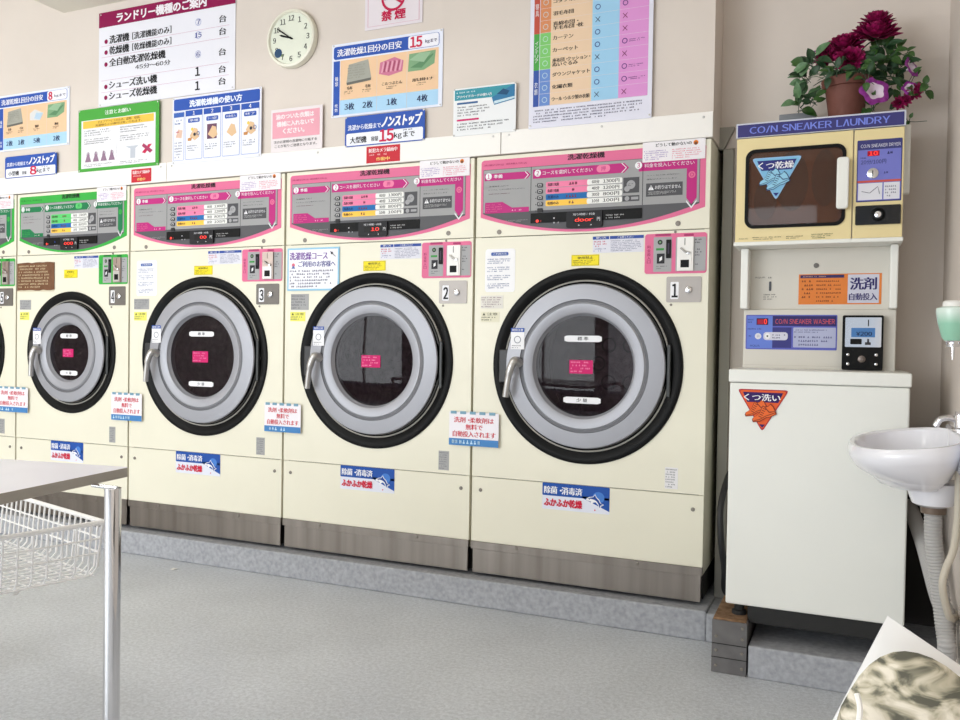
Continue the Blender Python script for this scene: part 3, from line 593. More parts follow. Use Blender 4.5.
# clock on the wall, below
# 15 kg board
def kg_board(ll, ur, n, picks, label):
    s = Sign(ll, ur, base=(228, 232, 246)); s.rect(.015, .79, .97, .965, BLUE, 1, .012)
    s.text('洗濯乾燥1回分の目安', .05, .825, .64, .925, (240, 240, 248), 3, 1); s.rect(.70, .795, .965, .96, (240, 240, 248), 2, .010)
    w = .05*len(n); s.text(n, .72, .81, .72+w, .945, (205, 30, 75), 4, 2); s.text('kgまで', .85 if len(n) > 1 else .80, .835, .95, .89, (60, 50, 90), 4, 1)
    s.rect(.015, .03, .075, .77, BLUE); s.rect(.08, .23, .965, .77, TAN); s.rect(.08, .03, .965, .23, LBL)
    s.text('種類', .03, .42, .06, .56, WHITE, 2, vert=True); s.text('枚数', .03, .07, .06, .19, WHITE, 2, vert=True)
    for u in (.42, .69): s.rect(u, .03, u+.003, .77, (215, 205, 205), 2)
    for u, kind, nn in picks:
        if kind == 'grey':
            s.poly([(u-.11, .46), (u+.12, .49), (u+.09, .74), (u-.09, .70)], (165, 165, 155)); s.poly([(u-.11, .46), (u+.12, .49), (u+.118, .455), (u-.105, .425)], (105, 105, 100), 3); s.greek(u-.10, .5, u+.09, .7, 6, (150, 150, 140), 3, .5)
        elif kind == 'pink':
            s.poly([(u-.11, .52), (u-.02, .48), (u+.10, .52), (u+.11, .66), (u+.03, .72), (u-.10, .67)], (205, 120, 150))
            for q_ in range(9): a = u-.09+.02*q_; s.poly([(a, .53+.01*(q_ % 3)), (a+.012, .53), (a+.03, .66), (a+.018, .68)], (165, 75, 105) if q_ % 2 else (225, 165, 185), 3)
        elif kind == 'green':
            s.poly([(u-.12, .50), (u+.02, .50), (u+.11, .57), (u+.12, .74), (u-.11, .73)], (125, 165, 125)); s.poly([(u-.10, .55), (u, .53), (u+.10, .68), (u+.10, .70)], (95, 140, 100), 3); s.poly([(u-.11, .65), (u+.02, .60), (u+.08, .72), (u-.02, .73)], (150, 185, 150), 4)
        else:
            s.poly([(u-.09, .50), (u+.05, .48), (u+.10, .60), (u-.02, .68), (u-.09, .62)], (215, 215, 215)); s.poly([(u-.03, .52), (u+.05, .49), (u+.09, .60), (u+.0, .62)], (180, 205, 225), 3)
    for u, t, nn in LBLS[n]:
        if len(t) > 2: s.text(t, u-.09, .36, u+.09, .40, BLK, 3, 1)
        else: s.text(t, u-.025, .36, u+.025, .405, BLK, 3, 1)
        s.greek(u-.05, .30, u+.05, .35, 2, (70, 60, 60), 3); s.text(nn, u-.045, .085, u+.045, .18, (30, 45, 90), 3, 1)
    s.pins(); s.done('sign_board', label, 'sign')
LBLS = {'15': [(.17, '毛布', '3枚'), (.34, '毛布', '2枚'), (.56, 'こたつぶとん', '1枚'), (.83, '肌掛け', '4枚')], '8': [(.17, '毛布', '2枚'), (.34, '毛布', '1枚'), (.56, '肌掛', '5枚'), (.83, '敷布', '2枚')]}
kg_board((331.5, 118.3), (443.2, 28.5), '15', [(.25, 'grey', 0), (.55, 'pink', 0), (.82, 'green', 0)], 'blue, tan and white load guide board reading 15 kg with three laundry pictures')
kg_board((-2, 152.3), (69.6, 86), '8', [(.24, 'grey', 0), (.55, 'white', 0), (.82, 'green', 0)], 'blue, tan and white load guide board reading 8 kg at the left edge')
def nonstop(ll, ur, n, size, label):
    s = Sign(ll, ur, y=-.0155, base=BLUE, r=.010); s.rect(.02, .03, .98, .44, (238, 240, 248), 1, .008)
    s.text('洗濯から乾燥まで', .04, .54, .46, .72, (230, 235, 250), 2, 1); s.text('ノンストップ', .47, .54, .95, .90, WHITE, 2, 2, ital=.15)
    s.text(size, .07, .10, .28, .32, BLK, 2, 1); s.text('容量', .34, .12, .43, .28, BLK, 2, 1); s.text(n, .45 if len(n) > 1 else .50, .08, .62, .46, (205, 25, 75), 3, 2); s.text('kgまで', .63, .11, .88, .34, BLK, 2, 1)
    s.greek(.72, .37, .94, .42, 1, (60, 60, 90), 2, .9); s.pins(); s.done('sign_board', label, 'sign')
nonstop((344.8, 147.4), (425, 108.8), '15', '大型機', 'wider blue and white non-stop sign with a big red 15 below the load guide')
nonstop((5, 178.8), (56.6, 151.8), '8', '小型機', 'blue and white non-stop sign with a big red 8, at the far left edge')
# green notice
s = Sign((78.2, 172.5), (159.2, 100), y=-.0155, base=(75, 165, 65)); s.text('注意とお願い', .34, .88, .66, .95, (235, 245, 235), 2, 1); s.rect(.04, .05, .96, .82, (236, 236, 240)); s.rect(.06, .69, .94, .81, (235, 195, 80), 2)
s.text('セルフサービスのため、盗難、破損、', .25, .755, .78, .795, (110, 60, 30), 3); s.text('洗濯物などの責任は負いかねます。', .22, .705, .80, .745, (110, 60, 30), 3)
for u0 in (.08, .53): s.greek(u0, .56, u0+.36, .67, 3); s.greek(u0, .43, u0+.36, .53, 3); s.greek(u0, .07, u0+.36, .12, 2)
for i in range(4): s.ring(.13+.1*i, .27, .012, .002, (120, 90, 120)); s.poly([(.09+.1*i, .15), (.17+.1*i, .15), (.13+.1*i, .32)], (150, 120, 145), 3)
s.rect(.49, .15, .493, .42, (150, 150, 160)); s.poly([(.66, .15), (.72, .15), (.72, .30), (.76, .34), (.60, .34), (.66, .30)], (190, 195, 205)); s.poly([(.80, .22), (.84, .20), (.92, .34), (.88, .34)], RED); s.poly([(.90, .20), (.93, .24), (.82, .36), (.80, .32)], (170, 60, 100), 3)
s.pins(); s.done('notice_board', 'white notice with a green border and yellow heading strip', 'notice')
# how to use
s = Sign((172.2, 164.6), (261.6, 86.6), y=-.0155, base=(232, 234, 246)); s.rect(.015, .80, .985, .975, BLUE, 1, .010); s.text('洗濯乾燥機の使い方', .20, .835, .79, .935, (232, 238, 250), 2, 2)
for i in range(4):
    u = .155+i*.21; s.rect(u, .05, u+.195, .78, (150, 165, 215), 1, .006); s.rect(u+.005, .058, u+.19, .772, (236, 238, 248), 2, .005); s.rect(u, .70, u+.195, .785, BLUE, 3); s.text(str(i+1), u+.085, .715, u+.11, .77, WHITE, 4, 1)
    s.rect(u+.03, .60, u+.165, .665, BLUE, 3, .006); s.text(('準備', 'コース選択', '料金投入', '終了')[i], u+.045, .615, u+.15, .65, WHITE, 4); s.greek(u+.02, .17, u+.175, .27, 3, (90, 90, 110), 3)
    if i == 1: s.rect(u+.04, .33, u+.15, .55, (110, 70, 95), 3)
    s.poly([(u+.05, .40), (u+.10, .52), (u+.14, .50), (u+.16, .38), (u+.11, .33)], (225, 190, 150), 4)
    if i in (0, 3): s.disc(u+.08, .50, .008, (235, 205, 90), 5); s.ring(u+.15, .43, .010, .003, (60, 85, 150), 6); s.disc(u+.11, .42, .008, (60, 60, 70), 7); s.poly([(u+.03, .33), (u+.07, .33), (u+.08, .38), (u+.03, .37)], (200, 140, 80), 5)
s.rect(.015, .05, .14, .78, (150, 165, 215), 1, .006); s.rect(.02, .055, .135, .775, (236, 238, 248), 2, .004); s.rect(.018, .70, .137, .77, (60, 100, 180), 3); s.greek(.03, .58, .13, .68, 2, (60, 90, 160), 3); s.poly([(.04, .40), (.07, .52), (.12, .50), (.11, .38)], (225, 190, 170), 3); s.greek(.03, .46, .13, .5, 1, (200, 60, 90), 4); s.greek(.03, .08, .13, .34, 6, (100, 100, 130), 3)
s.pins(); s.done('instruction_board', 'white instruction board in four numbered columns under a blue heading', 'sign')
# pink request
s = Sign((270.8, 153), (322.6, 104.3), y=-.0155, base=(232, 224, 226)); s.rect(.03, .32, .95, .93, (232, 165, 180))
for i, (t, a, b) in enumerate((('油のついた衣類は', .10, .84), ('機械に入れないで', .12, .84), ('ください。', .24, .66))): s.text(t, a, .76-.17*i, b, .88-.17*i, (245, 235, 238), 2, 2)
s.text('次のお客様の洗濯物に付着する', .06, .20, .90, .27, BLK); s.text('ことが有りご迷惑となります。', .08, .10, .90, .17, BLK); s.done('notice_sheet', 'pale sheet with white lettering on a pink block, right of the instruction board', 'notice')
# no smoking
s = Sign((364.8, 31), (423, -28), base=(228, 220, 226)); s.rect(.05, .06, .06, 1, (215, 170, 185)); s.rect(.05, .06, .95, .067, (215, 170, 185)); s.rect(.94, .06, .95, 1, (215, 170, 185))
s.text('禁', .30, .14, .47, .34, (195, 25, 75), 2, 2); s.text('煙', .53, .14, .71, .34, (195, 25, 75), 2, 2); s.ring(.5, .60, .060, .011, (195, 25, 75), 3)
s.rect(.34, .565, .66, .605, BLK, 2); s.rect(.57, .565, .66, .605, (210, 130, 60), 3); s.poly([(.33, .72), (.37, .75), (.68, .47), (.64, .44)], (195, 25, 75), 4); s.done('no_smoking_sign', 'white sign with a red no-smoking symbol and two red characters', 'sign')
# camera stickers
for ll, ur, lab in (((366.3, 163.5), (400, 144), 'small red sticker with white lettering on the white board below the 15 kg non-stop sign'), ((131.3, 182.8), (151.2, 167.8), 'small red sticker with white lettering below the green-bordered notice')):
    s = Sign(ll, ur, y=-.0135, t=.0012, base=(200, 40, 55)); s.text('防犯カメラ録画中', .08, .62, .92, .88, (250, 235, 235), 1, 1); s.greek(.1, .42, .9, .56, 1, (240, 190, 190), 1, .7); s.text('作動中', .3, .1, .7, .32, (250, 215, 120), 1, 1); s.done('sticker', lab, 'sticker')
# prepaid card sheet in its sleeve
s = Sign((453, 136.8), (516.3, 82), y=-.0155, base=(236, 238, 240)); s.rect(.02, .75, .98, .97, (60, 150, 165)); s.text('プリペイドカードの使い方', .05, .79, .62, .85, WHITE, 2, 1); s.greek(.05, .88, .5, .94, 1, (220, 240, 245), 2)
s.poly([(.62, .74), (.95, .96), (.98, .96), (.98, .66), (.66, .58)], (50, 120, 165)); s.poly([(.66, .60), (.98, .68), (.98, .72), (.66, .66)], (200, 225, 235), 3); s.poly([(.70, .80), (.80, .90), (.90, .84), (.86, .76)], (30, 80, 120), 3)
s.rect(.06, .66, .40, .70, (60, 100, 150), 2, .003); s.greek(.07, .40, .62, .63, 4); s.rect(.06, .31, .42, .35, (205, 50, 110), 2, .003); s.greek(.07, .10, .9, .28, 3); s.pins(); s.done('notice_sheet', 'white sheet with teal heading in a clear sleeve, left of the big chart', 'notice')
# chart
s = Sign((528.5, 129.2), (654.2, -30), y=-.0155, base=(226, 226, 240)); c0, c1, c2, c3 = .178, .52, .738, .967
vb, vt = .155, 1.0; s.rect(c0, vb, c1, vt, (232, 203, 172)); s.rect(c1, vb, c2, vt, (158, 205, 235)); s.rect(c2, vb, c3, vt, (220, 150, 210))
rh = .0870
secs = [((55, 85, 165), (105, 140, 205), 3), ((75, 165, 75), (125, 200, 110), 3), ((190, 80, 65), (215, 140, 95), 4)]
v = vb
for ca, cb, n in secs:
    s.rect(.035, v, .083, v+rh*n, ca); s.rect(.088, v, c0, v+rh*n, cb)
    for i in range(n): s.ring(.133, v+(i+.5)*rh, .011, .002, (200, 225, 225), 2); s.rect(.088, v+i*rh, c0, v+i*rh+.002, (225, 225, 225), 3)
    v += rh*n
s.text('衣類', .045, vb+.08, .074, vb+.18, WHITE, 3, vert=True); s.text('インテリア', .045, vb+rh*3+.05, .074, vb+rh*3+.21, WHITE, 3, vert=True); s.text('寝具', .045, vb+rh*6+.12, .074, vb+rh*6+.22, WHITE, 3, vert=True)
names = [['ウール・シルク製の衣類'], ['化繊衣類'], ['ダウンジャケット'], ['座布団・クッション・', 'ぬいぐるみ'], ['カーペット'], ['カーテン'], ['真綿布団・', '羊毛布団・枕'], ['羽毛布団'], ['コタツ布団']]
m1_ = 'xoooxooxoo'[0:9]; m1_ = ['x', 'o', 'o', 'x', 'o', 'o', 'x', 'o', 'o']; m2_ = ['x', 'o', 'o', 'x', 'o', 'x', 'x', 'o', 'x']
m2_ = ['x', 'o', 'o', 'x', 'o', 'x', 'x', 'o', 'o']
for i, nm in enumerate(names):
    vv = vb+(i+.5)*rh
    for j, t in enumerate(nm):
        z = vv-.012+(0 if len(nm) == 1 else (.014-.03*j)); s.text(t, c0+.018, z-.004, c0+.018+min(.040*len(t)+.01, .312), z+.026, BLK, 2, 1)
    s.rect(c0, vb+i*rh, c3, vb+i*rh+.0015, (225, 215, 225), 2)
    for u, q_ in ((c1+.045, m1_[i]), (c2+.045, m2_[i])):
        if q_ == 'o': s.ring(u, vv, .0105, .0028, (50, 60, 140) if u < c2 else (75, 35, 120), 3)
        else:
            for sg in (1, -1): s.poly([(u-.018, vv-sg*.017-.003), (u-.018, vv-sg*.017+.003), (u+.018, vv+sg*.017+.003), (u+.018, vv+sg*.017-.003)], (45, 40, 90) if u < c2 else (120, 30, 80), 3)
    if i in (1, 2, 4, 8): s.greek(c2+.08, vv-.012, c3-.01, vv+.012, 2, (80, 50, 110), 3)
s.greek(.04, .035, .95, .135, 5, (80, 80, 110)); s.pins(); s.done('chart_board', 'large framed washing chart with tan, blue and pink columns of circles and crosses', 'sign')
# ------------------------------------------------------------------ clock
c = onY(291.5, 38.5, -.02); R_ = .131
clk = empty('wall_clock', (c.x, -.002, c.z), 'round cream wall clock with black numerals reading nearly ten to ten', 'clock')
oc = (c.x, -.002, c.z)
k = MB(oc); k.lathe([(R_, 0), (R_+.002, -.012), (R_-.002, -.028), (R_-.012, -.031), (R_-.016, -.022)], (c.x, -.002, c.z), mat('ivory_plastic', (232, 230, 214), .4), 64); k.build('clock_case', clk)
k = MB(oc); k.lathe([(R_-.014, -.021), (0, -.021)], (c.x, -.002, c.z), mat('clock_dial', (226, 230, 214), .5), 64)
for n in range(1, 13):
    a = pi/2-n*pi/6; x, z = c.x+.092*cos(a), c.z+.092*sin(a); t = str(n); w = .0075*len(t); k.text(t, x-w, z-.0125, x+w, z+.0125, -.0236, (35, 35, 40), 1)
face = k.build('dial', clk)
x, z = c.x-.070, c.z-.060
k = MB(oc); k.disc(x, z, .021, -.024, (45, 75, 110), 24); k.disc(x+.02, z-.012, .006, -.0238, (120, 140, 90)); k.build('dial_emblem', face)
for nm, a, L_, w in (('minute_hand', radians(90+56), .095, .0035), ('hour_hand', radians(90+62+10), .068, .0045)):
    k = MB(oc); ca, sa = cos(a), sin(a)
    P = [(c.x-sa*w*.6-ca*.012, c.z+ca*w*.6-sa*.012), (c.x+sa*w*.6-ca*.012, c.z-ca*w*.6-sa*.012), (c.x+sa*w+ca*L_*.8, c.z-ca*w+sa*L_*.8), (c.x+ca*L_, c.z+sa*L_), (c.x-sa*w+ca*L_*.8, c.z+ca*w+sa*L_*.8)]
    k.poly(P, -.0265 if nm == 'hour_hand' else -.0285, ink((20, 20, 22)), .001); k.build(nm, clk)
k = MB(oc); k.lathe([(.005, -.023), (.005, -.030), (0, -.031)], (c.x, 0, c.z), BLACKP, 14); k.build('hand_hub', clk)

# ------------------------------------------------------------------ sneaker washer
OFFW = mat('offwhite_enamel', (238, 239, 233), .4, noise=3, nscale=3); YLW = mat('pale_yellow_enamel', (232, 214, 160), .4); PGREY = mat('pale_grey_enamel', (214, 210, 200), .45)
wx0, wx1, wy, wz0, wz1 = .112, .659, -.29, .224, 1.0125
so = ((wx0+wx1)/2, -.05, .184)
sw = empty('sneaker_washer', so, 'white top-loading coin washer for sneakers with an orange triangle sticker', 'washing machine')
def sb(): return MB(so)
k = sb(); k.box((wx0+.004, wy, wz0), (wx1-.004, .19, wz1-.045), OFFW); k.build('body', sw, bevel=.006, seg=3)
k = sb(); k.box((wx0, wy-.006, wz1-.0435), (wx1, .19, wz1), OFFW); k.build('lid', sw, bevel=.005, seg=3)
k = sb(); k.box((wx0+.075, wy+.008, wz0-.058), (wx1-.004, .17, wz0+.002), RUBBER); k.build('under_frame', sw, bevel=.004)
for x, z0, z1 in ((wx0+.045, .184, wz0), ):
    k = sb(); k.lathe([(0, 0), (.024, 0), (.024, .012), (.016, .016), (.016, z1-z0), (0, z1-z0)], (x, wy+.04, z0), RUBBER, 20, ax='z'); k.build('foot', sw)
for x, y in ((wx1-.05, wy+.05), (wx1-.05, .14), (wx0+.1, .14)):
    k = sb(); k.lathe([(0, 0), (.024, 0), (.024, .012), (.016, .016), (.016, wz0-.105), (0, wz0-.105)], (x, y, .105), RUBBER, 20, ax='z'); k.build('foot', sw)
# shoe drawing in a triangle
def shoe(k, x, z, s, y, fill, line, rot=.42):
    c, q = cos(rot), sin(rot)
    def T(L): return [(x+s*(a*c-b_*q), z+s*(a*q+b_*c)) for a, b_ in L]
    P = [(-1, -.22), (-1.0, -.02), (-.85, .12), (-.55, .17), (-.22, .30), (.02, .55), (.22, .74), (.34, .58), (.6, .56), (.85, .66), (.96, .4), (.98, .05), (.95, -.30), (.4, -.34), (.1, -.27), (-.5, -.36)]
    k.poly(T(P), y, ink(line)); k.poly(T([(a*.93, b_*.88+.012) for a, b_ in P]), y-LAY, ink(fill))
    k.poly(T([(-.94, -.16), (-.4, -.22), (.1, -.15), (.93, -.17), (.93, -.12), (.1, -.10), (-.4, -.17), (-.94, -.11)]), y-2*LAY, ink(line))
    for i in range(5): a = -.42+.14*i; b_ = .08+.11*i; k.poly(T([(a, b_), (a+.05, b_+.03), (a+.22, b_-.17), (a+.17, b_-.20)]), y-2*LAY, ink(line))
    k.poly(T([(.30, .50), (.36, .52), (.5, .1), (.9, -.02), (.9, -.07), (.45, .03)]), y-3*LAY, ink(line))
def tri_sticker(k, f, p, y, top, bot, edge, t, fill, line, txt=WHITE):
    a = f(*p[0]); b = f(*p[1]); c = f(*p[2]); tl = (a.x, (a.z+b.z)/2); tr_ = (b.x, (a.z+b.z)/2); bt = ((a.x+b.x)/2, c.z); w = tr_[0]-tl[0]; h = tl[1]-bt[1]; cx = bt[0]
    def tri(q, yy, m):
        r = .008; P = []
        for (px, pz) in (tl, bt, tr_):
            P.append((cx+(px-cx)*q, tl[1]-h*.33+(pz-(tl[1]-h*.33))*q))
        R = []
        for i in range(3):
            p0 = Vector(P[i]); pa = Vector(P[i-1]); pb = Vector(P[(i+1) % 3]); da = (pa-p0).normalized(); db = (pb-p0).normalized()
            R += [tuple(p0+da*r*1.4), tuple(p0+(da+db)*.35*r), tuple(p0+db*r*1.4)]
        k.poly(R, yy, m)
    tri(1.07, y, ink(edge)); tri(1.0, y-LAY, ink(bot))
    def xw(v): return (w/2)*.93*(1-(v/h))*0.985
    v0, v1 = h*.05, h*.30
    k.poly([(cx-xw(v0)+.003, tl[1]-v0), (cx+xw(v0)-.003, tl[1]-v0), (cx+xw(v1), tl[1]-v1), (cx-xw(v1), tl[1]-v1)], y-2*LAY, ink(top))
    v2 = h*.86; k.poly([(cx-xw(v2)*.95, tl[1]-v2), (cx+xw(v2)*.95, tl[1]-v2), (cx, tl[1]-h*.945)], y-2*LAY, ink(top))
    k.text(t, cx-w*.39, tl[1]-h*.265, cx+w*.36, tl[1]-h*.09, y-3*LAY, txt, 1)
    shoe(k, cx-w*.14, tl[1]-h*.50, w*.25, y-3*LAY, fill, line); shoe(k, cx+w*.03, tl[1]-h*.62, w*.27, y-7*LAY, fill, line)
k = sb(); tri_sticker(k, lambda u, v: onY(u, v, wy-.001), ((739, 389.5), (787.5, 391.5), (762, 430)), wy-.0015, (50, 25, 95), (230, 95, 45), (175, 40, 60), 'くつ洗い', (235, 110, 50), (120, 40, 30)); k.build('sticker', sw, 'orange and purple triangle sticker with two shoes')
# lower control console
cyf = -.04
def cons(x0, z0, x1, z1, y, m, d, nm, bev=.003, lab=None):
    k = sb(); k.box((x0, y, z0), (x1, d, z1), m); return k.build(nm, sw, bevel=bev, label=lab)
def DC(x, y, Y): return onY(720+x/4, 240+y/4, Y)
cx0, cx1 = .128, .622
cons(cx0, wz1, cx1, 1.222, cyf, PGREY, .19, 'console')
cons(cx0, wz1, cx1, 1.024, cyf-.004, PGREY, .0, 'console_base', .001)
k = sb(); a = DC(102, 436, cyf); b = DC(470, 302, cyf); z0, z1 = a.z, b.z+.002; w = b.x-a.x; h = z1-z0; y = cyf-.001
k.rect(a.x, z0, b.x, z1, y, (95, 100, 190), 0, .004); k.rect(a.x+.004, z0+.004, a.x+w*.30, z1-.004, y-LAY, (105, 130, 215)); k.rect(a.x+w*.30, z1-h*.32, b.x-.003, z1-.004, y-LAY, (50, 45, 105)); k.rect(a.x+w*.30, z0+h*.05, a.x+w*.51, z1-h*.36, y-LAY, (60, 60, 130))
k.text('CO/N SNEAKER WASHER', a.x+w*.33, z1-h*.26, b.x-.008, z1-h*.12, y-2*LAY, (215, 90, 95)); k.rect(a.x+w*.53, z0+h*.07, b.x-.004, z1-h*.36, y-LAY, (180, 185, 215), 0, .003)
k.greek(a.x+w*.54, z0+h*.48, b.x-.008, z1-h*.40, 2, y-2*LAY, (90, 90, 140)); k.greek(a.x+w*.54, z0+h*.1, b.x-.008, z0+h*.42, 3, y-2*LAY, (90, 90, 140))
k.rect(a.x+w*.12, z1-h*.29, a.x+w*.25, z1-h*.10, y-2*LAY, (60, 20, 50)); k.text('0', a.x+w*.205, z1-h*.27, a.x+w*.235, z1-h*.12, y-3*LAY, LED, 1); k.rect(a.x+w*.13, z1-h*.27, a.x+w*.2, z1-h*.13, y-3*LAY, (170, 30, 60))
k.disc(a.x+w*.14, z0+h*.38, .011, y-2*LAY, (225, 225, 232)); k.rect(a.x+w*.2, z0+h*.27, a.x+w*.47, z0+h*.5, y-2*LAY, (215, 215, 230), 0, .010); k.disc(a.x+w*.245, z0+h*.385, .010, y-3*LAY, WHITE); k.greek(a.x+w*.3, z0+h*.3, a.x+w*.46, z0+h*.46, 2, y-3*LAY, (80, 80, 120)); k.text('10', a.x+w*.125, z0+h*.35, a.x+w*.155, z0+h*.42, y-3*LAY, (90, 100, 150)); k.disc(a.x+w*.245, z0+h*.385, .003, y-4*LAY, BLK)
k.text('AQUA', a.x+w*.05, z0+h*.06, a.x+w*.16, z0+h*.13, y-2*LAY, (50, 60, 120)); k.greek(a.x+.006, z0+h*.56, a.x+w*.28, z0+h*.63, 1, y-2*LAY, (60, 70, 140)); k.greek(a.x+.006, z0+h*.35, a.x+w*.1, z0+h*.42, 1, y-2*LAY, (60, 70, 140)); k.greek(a.x+.006, z0+h*.75, a.x+w*.1, z0+h*.9, 2, y-2*LAY, (60, 70, 140))
k.build('control_panel', sw, 'blue and purple control panel with red digits')
k = sb(); a = DC(486, 516, cyf-.02); b = DC(655, 302, cyf-.02); w = b.x-a.x; h = b.z-a.z; y = cyf-.035; z0 = wz1+.002; h = b.z-z0
k.rect(a.x, z0, b.x, b.z, y, BLACKP, .035, .005); cb = k.build('coin_box', sw, 'black coin box with chrome face')
k = sb(); k.rect(a.x+w*.07, z0+h*.42, b.x-w*.05, b.z-h*.04, y-.004, CHROME, .004, .003); k.rect(a.x+w*.22, z0+h*.60, a.x+w*.80, z0+h*.77, y-.006, (75, 125, 185), .002); k.text('¥200', a.x+w*.34, z0+h*.625, a.x+w*.72, z0+h*.70, y-.0066, (20, 30, 60), 1)
k.rect(a.x+w*.2, z0+h*.47, a.x+w*.48, z0+h*.57, y-.007, BLACKP, .003, .003); k.rect(a.x+w*.62, z0+h*.80, a.x+w*.645, z0+h*.92, y-.0045, BLACKP); k.rect(a.x+w*.56, z0+h*.46, a.x+w*.7, z0+h*.51, y-.005, (60, 60, 65)); k.rect(a.x+w*.61, z0+h*.50, a.x+w*.66, z0+h*.57, y-.005, (60, 60, 65)); k.build('coin_slot_face', cb)
for u, v in ((.15, .11), (.15, .28), (.84, .11), (.84, .28)):
    k = sb(); k.lathe([(.006, 0), (.005, -.004), (0, -.005)], (a.x+w*u, y, z0+h*v), CHROME, 14); k.build('bolt', cb)
k = sb(); k.lathe([(.012, 0), (.012, -.004), (.007, -.006), (0, -.006)], (a.x+w*.49, y, z0+h*.2), mat('brass_grey', (120, 110, 105), .4, .8), 20); k.build('lock', cb)

# ------------------------------------------------------------------ sneaker dryer with its stand panel
dyf, dx0, dx1, dz0, dz1 = -.15, .1045, .629, 1.440, 1.859
do = ((dx0+dx1)/2, 0, wz1)
sd = empty('sneaker_dryer', (do[0], 0, 1.222), 'cream coin dryer for sneakers with purple heading strip, mounted above the white washer', 'dryer'); do = (do[0], 0, 1.222)
def db(): return MB(do)
k = db(); k.box((dx0, dyf+.012, dz0), (dx1, .19, dz1-.002), PGREY); k.build('casing', sd, bevel=.003)
k = db(); k.box((dx0-.004, dyf-.004, dz0-.002), (dx1+.003, .0, dz0+.012), OFFW); k.build('bottom_lip', sd, bevel=.003)
def D4(x, y, Y=dyf): return onY(720+x/4, 120+y/4, Y)
sx = D4(530, 300).x; zs = (D4(75, 80).z+D4(735, 22).z)/2
wl = D4(104, 300).x; wr = D4(498, 300).x; wt = (D4(300, 110).z+D4(300, 112).z)/2; wb = D4(300, 425).z
k = db()
# door plate with the window opening
def plate_rr(k, x0, z0, x1, z1, a0, b0, a1, b1, r, y0, y1, m, n=8):
    I = []; O = []
    for (px, pz, a, ox, oz) in ((a1-r, b0+r, -pi/2, x1, z0), (a1-r, b1-r, 0, x1, z1), (a0+r, b1-r, pi/2, x0, z1), (a0+r, b0+r, pi, x0, z0)):
        for i in range(n+1):
            t = a+pi/2*i/n; I.append((px+r*cos(t), pz+r*sin(t)))
            if i == n//2: O.append((ox, oz))
            else:
                if a in (-pi/2, pi/2): e = (ox, None) if i > n//2 else (None, oz)
                else: e = (None, oz) if i > n//2 else (ox, None)
                O.append((e[0] if e[0] is not None else px+r*cos(t), e[1] if e[1] is not None else pz+r*sin(t)))
    V = []; N = len(I)
    for (ix, iz), (ox, oz) in zip(I, O): V += [(ix, y0, iz), (ox, y0, oz), (ox, y1, oz), (ix, y1, iz)]
    F = []
    for i in range(N):
        j = (i+1) % N
        for q_ in range(4): F.append((4*i+q_, 4*i+(q_+1) % 4, 4*j+(q_+1) % 4, 4*j+q_))
    k.add(V, F, m)
plate_rr(k, dx0+.001, dz0+.012, sx-.002, zs, wl, wb, wr, wt, .03, dyf, dyf+.012, YLW); door = k.build('door', sd)
k = db(); frame_rr(k, (wl-.003, wb-.003, wr+.003, wt+.003), (wl+.008, wb+.008, wr-.008, wt-.008), .031, .024, dyf-.004, dyf+.002, BLACKP); k.build('window_gasket', door)
bg = mat('brown_window_glass', (88, 56, 40), .03); _b = bg.node_tree.nodes['Principled BSDF']; _b.inputs['Alpha'].default_value = .55; _b.inputs['Specular IOR Level'].default_value = .7
k = db(); k.rect(wl+.006, wb+.006, wr-.006, wt-.006, dyf+.002, bg, 0, .024); k.build('window_glass', door)
inn = mat('drying_chamber', (112, 66, 44), .5, noise=30, nscale=9)
k = db(); k.rect(wl+.0, wb+.0, wr-.0, wt, dyf+.011, inn); ch = k.build('chamber_back', sd)
k = db(); dk = mat('shoe_rack_dark', (50, 36, 34), .5)
for x, z, rx, rz_ in ((.47, .58, .17, .38), (.80, .60, .13, .36), (.2, .35, .12, .25)):
    w = wr-wl; h = wt-wb; P = [(wl+w*x+w*rx*cos(t*pi/12), wb+h*z+h*rz_*sin(t*pi/12)) for t in range(24)]; k.poly([(max(wl+.004, min(wr-.004, a_)), max(wb+.004, min(wt-.004, b_))) for a_, b_ in P], dyf+.008, dk, .002)
k.build('shoe_rack', sd)
k = db(); tri_sticker(k, lambda u, v: onY(u, v, dyf), ((753.3, 158.5), (800.8, 157.2), (775.5, 198.5)), dyf+.001, (45, 50, 125), (130, 190, 225), (150, 190, 230), 'くつ乾燥', (150, 205, 230), (40, 70, 120)); k.build('sticker', door, 'blue triangle sticker with two shoes')
k = db(); a = D4(464, 360); b = D4(518, 152); k.rect(a.x, a.z, b.x, b.z, dyf-.030, OFFW, .022, .010); k.rect(a.x+.010, a.z+.012, b.x-.010, b.z-.012, dyf-.010, OFFW, .010); k.build('door_handle', door, bevel=.005, seg=3)
k = db(); k.box((dx0-.002, dyf-.006, zs+.002), (dx1+.002, dyf+.012, dz1+.002), mat('sign_frame', (205, 208, 222), .4)); k.rect(dx0+.003, zs+.004, dx1-.003, dz1-.003, dyf-.0068, (62, 60, 118))
hh = dz1-zs; k.text('CO/N SNEΛKER LΛUNDRY', dx0+.043, zs+hh*.27, dx1-.045, zs+hh*.75, dyf-.0074, (120, 135, 225), 1); k.build('name_strip', sd)
k = db(); k.box((sx+.002, dyf, dz0+.012), (dx1-.001, dyf+.012, zs), YLW); side = k.build('control_front', sd, bevel=.002)
k = db(); a = D4(544, 330); b = D4(731, 70); w = b.x-a.x; h = b.z-a.z; y = dyf-.001; k.rect(a.x, a.z, b.x, b.z, y, (62, 62, 120), .001, .003); k.rect(a.x+.003, a.z+.004, b.x-.003, a.z+h*.84, y-LAY, (118, 122, 200))
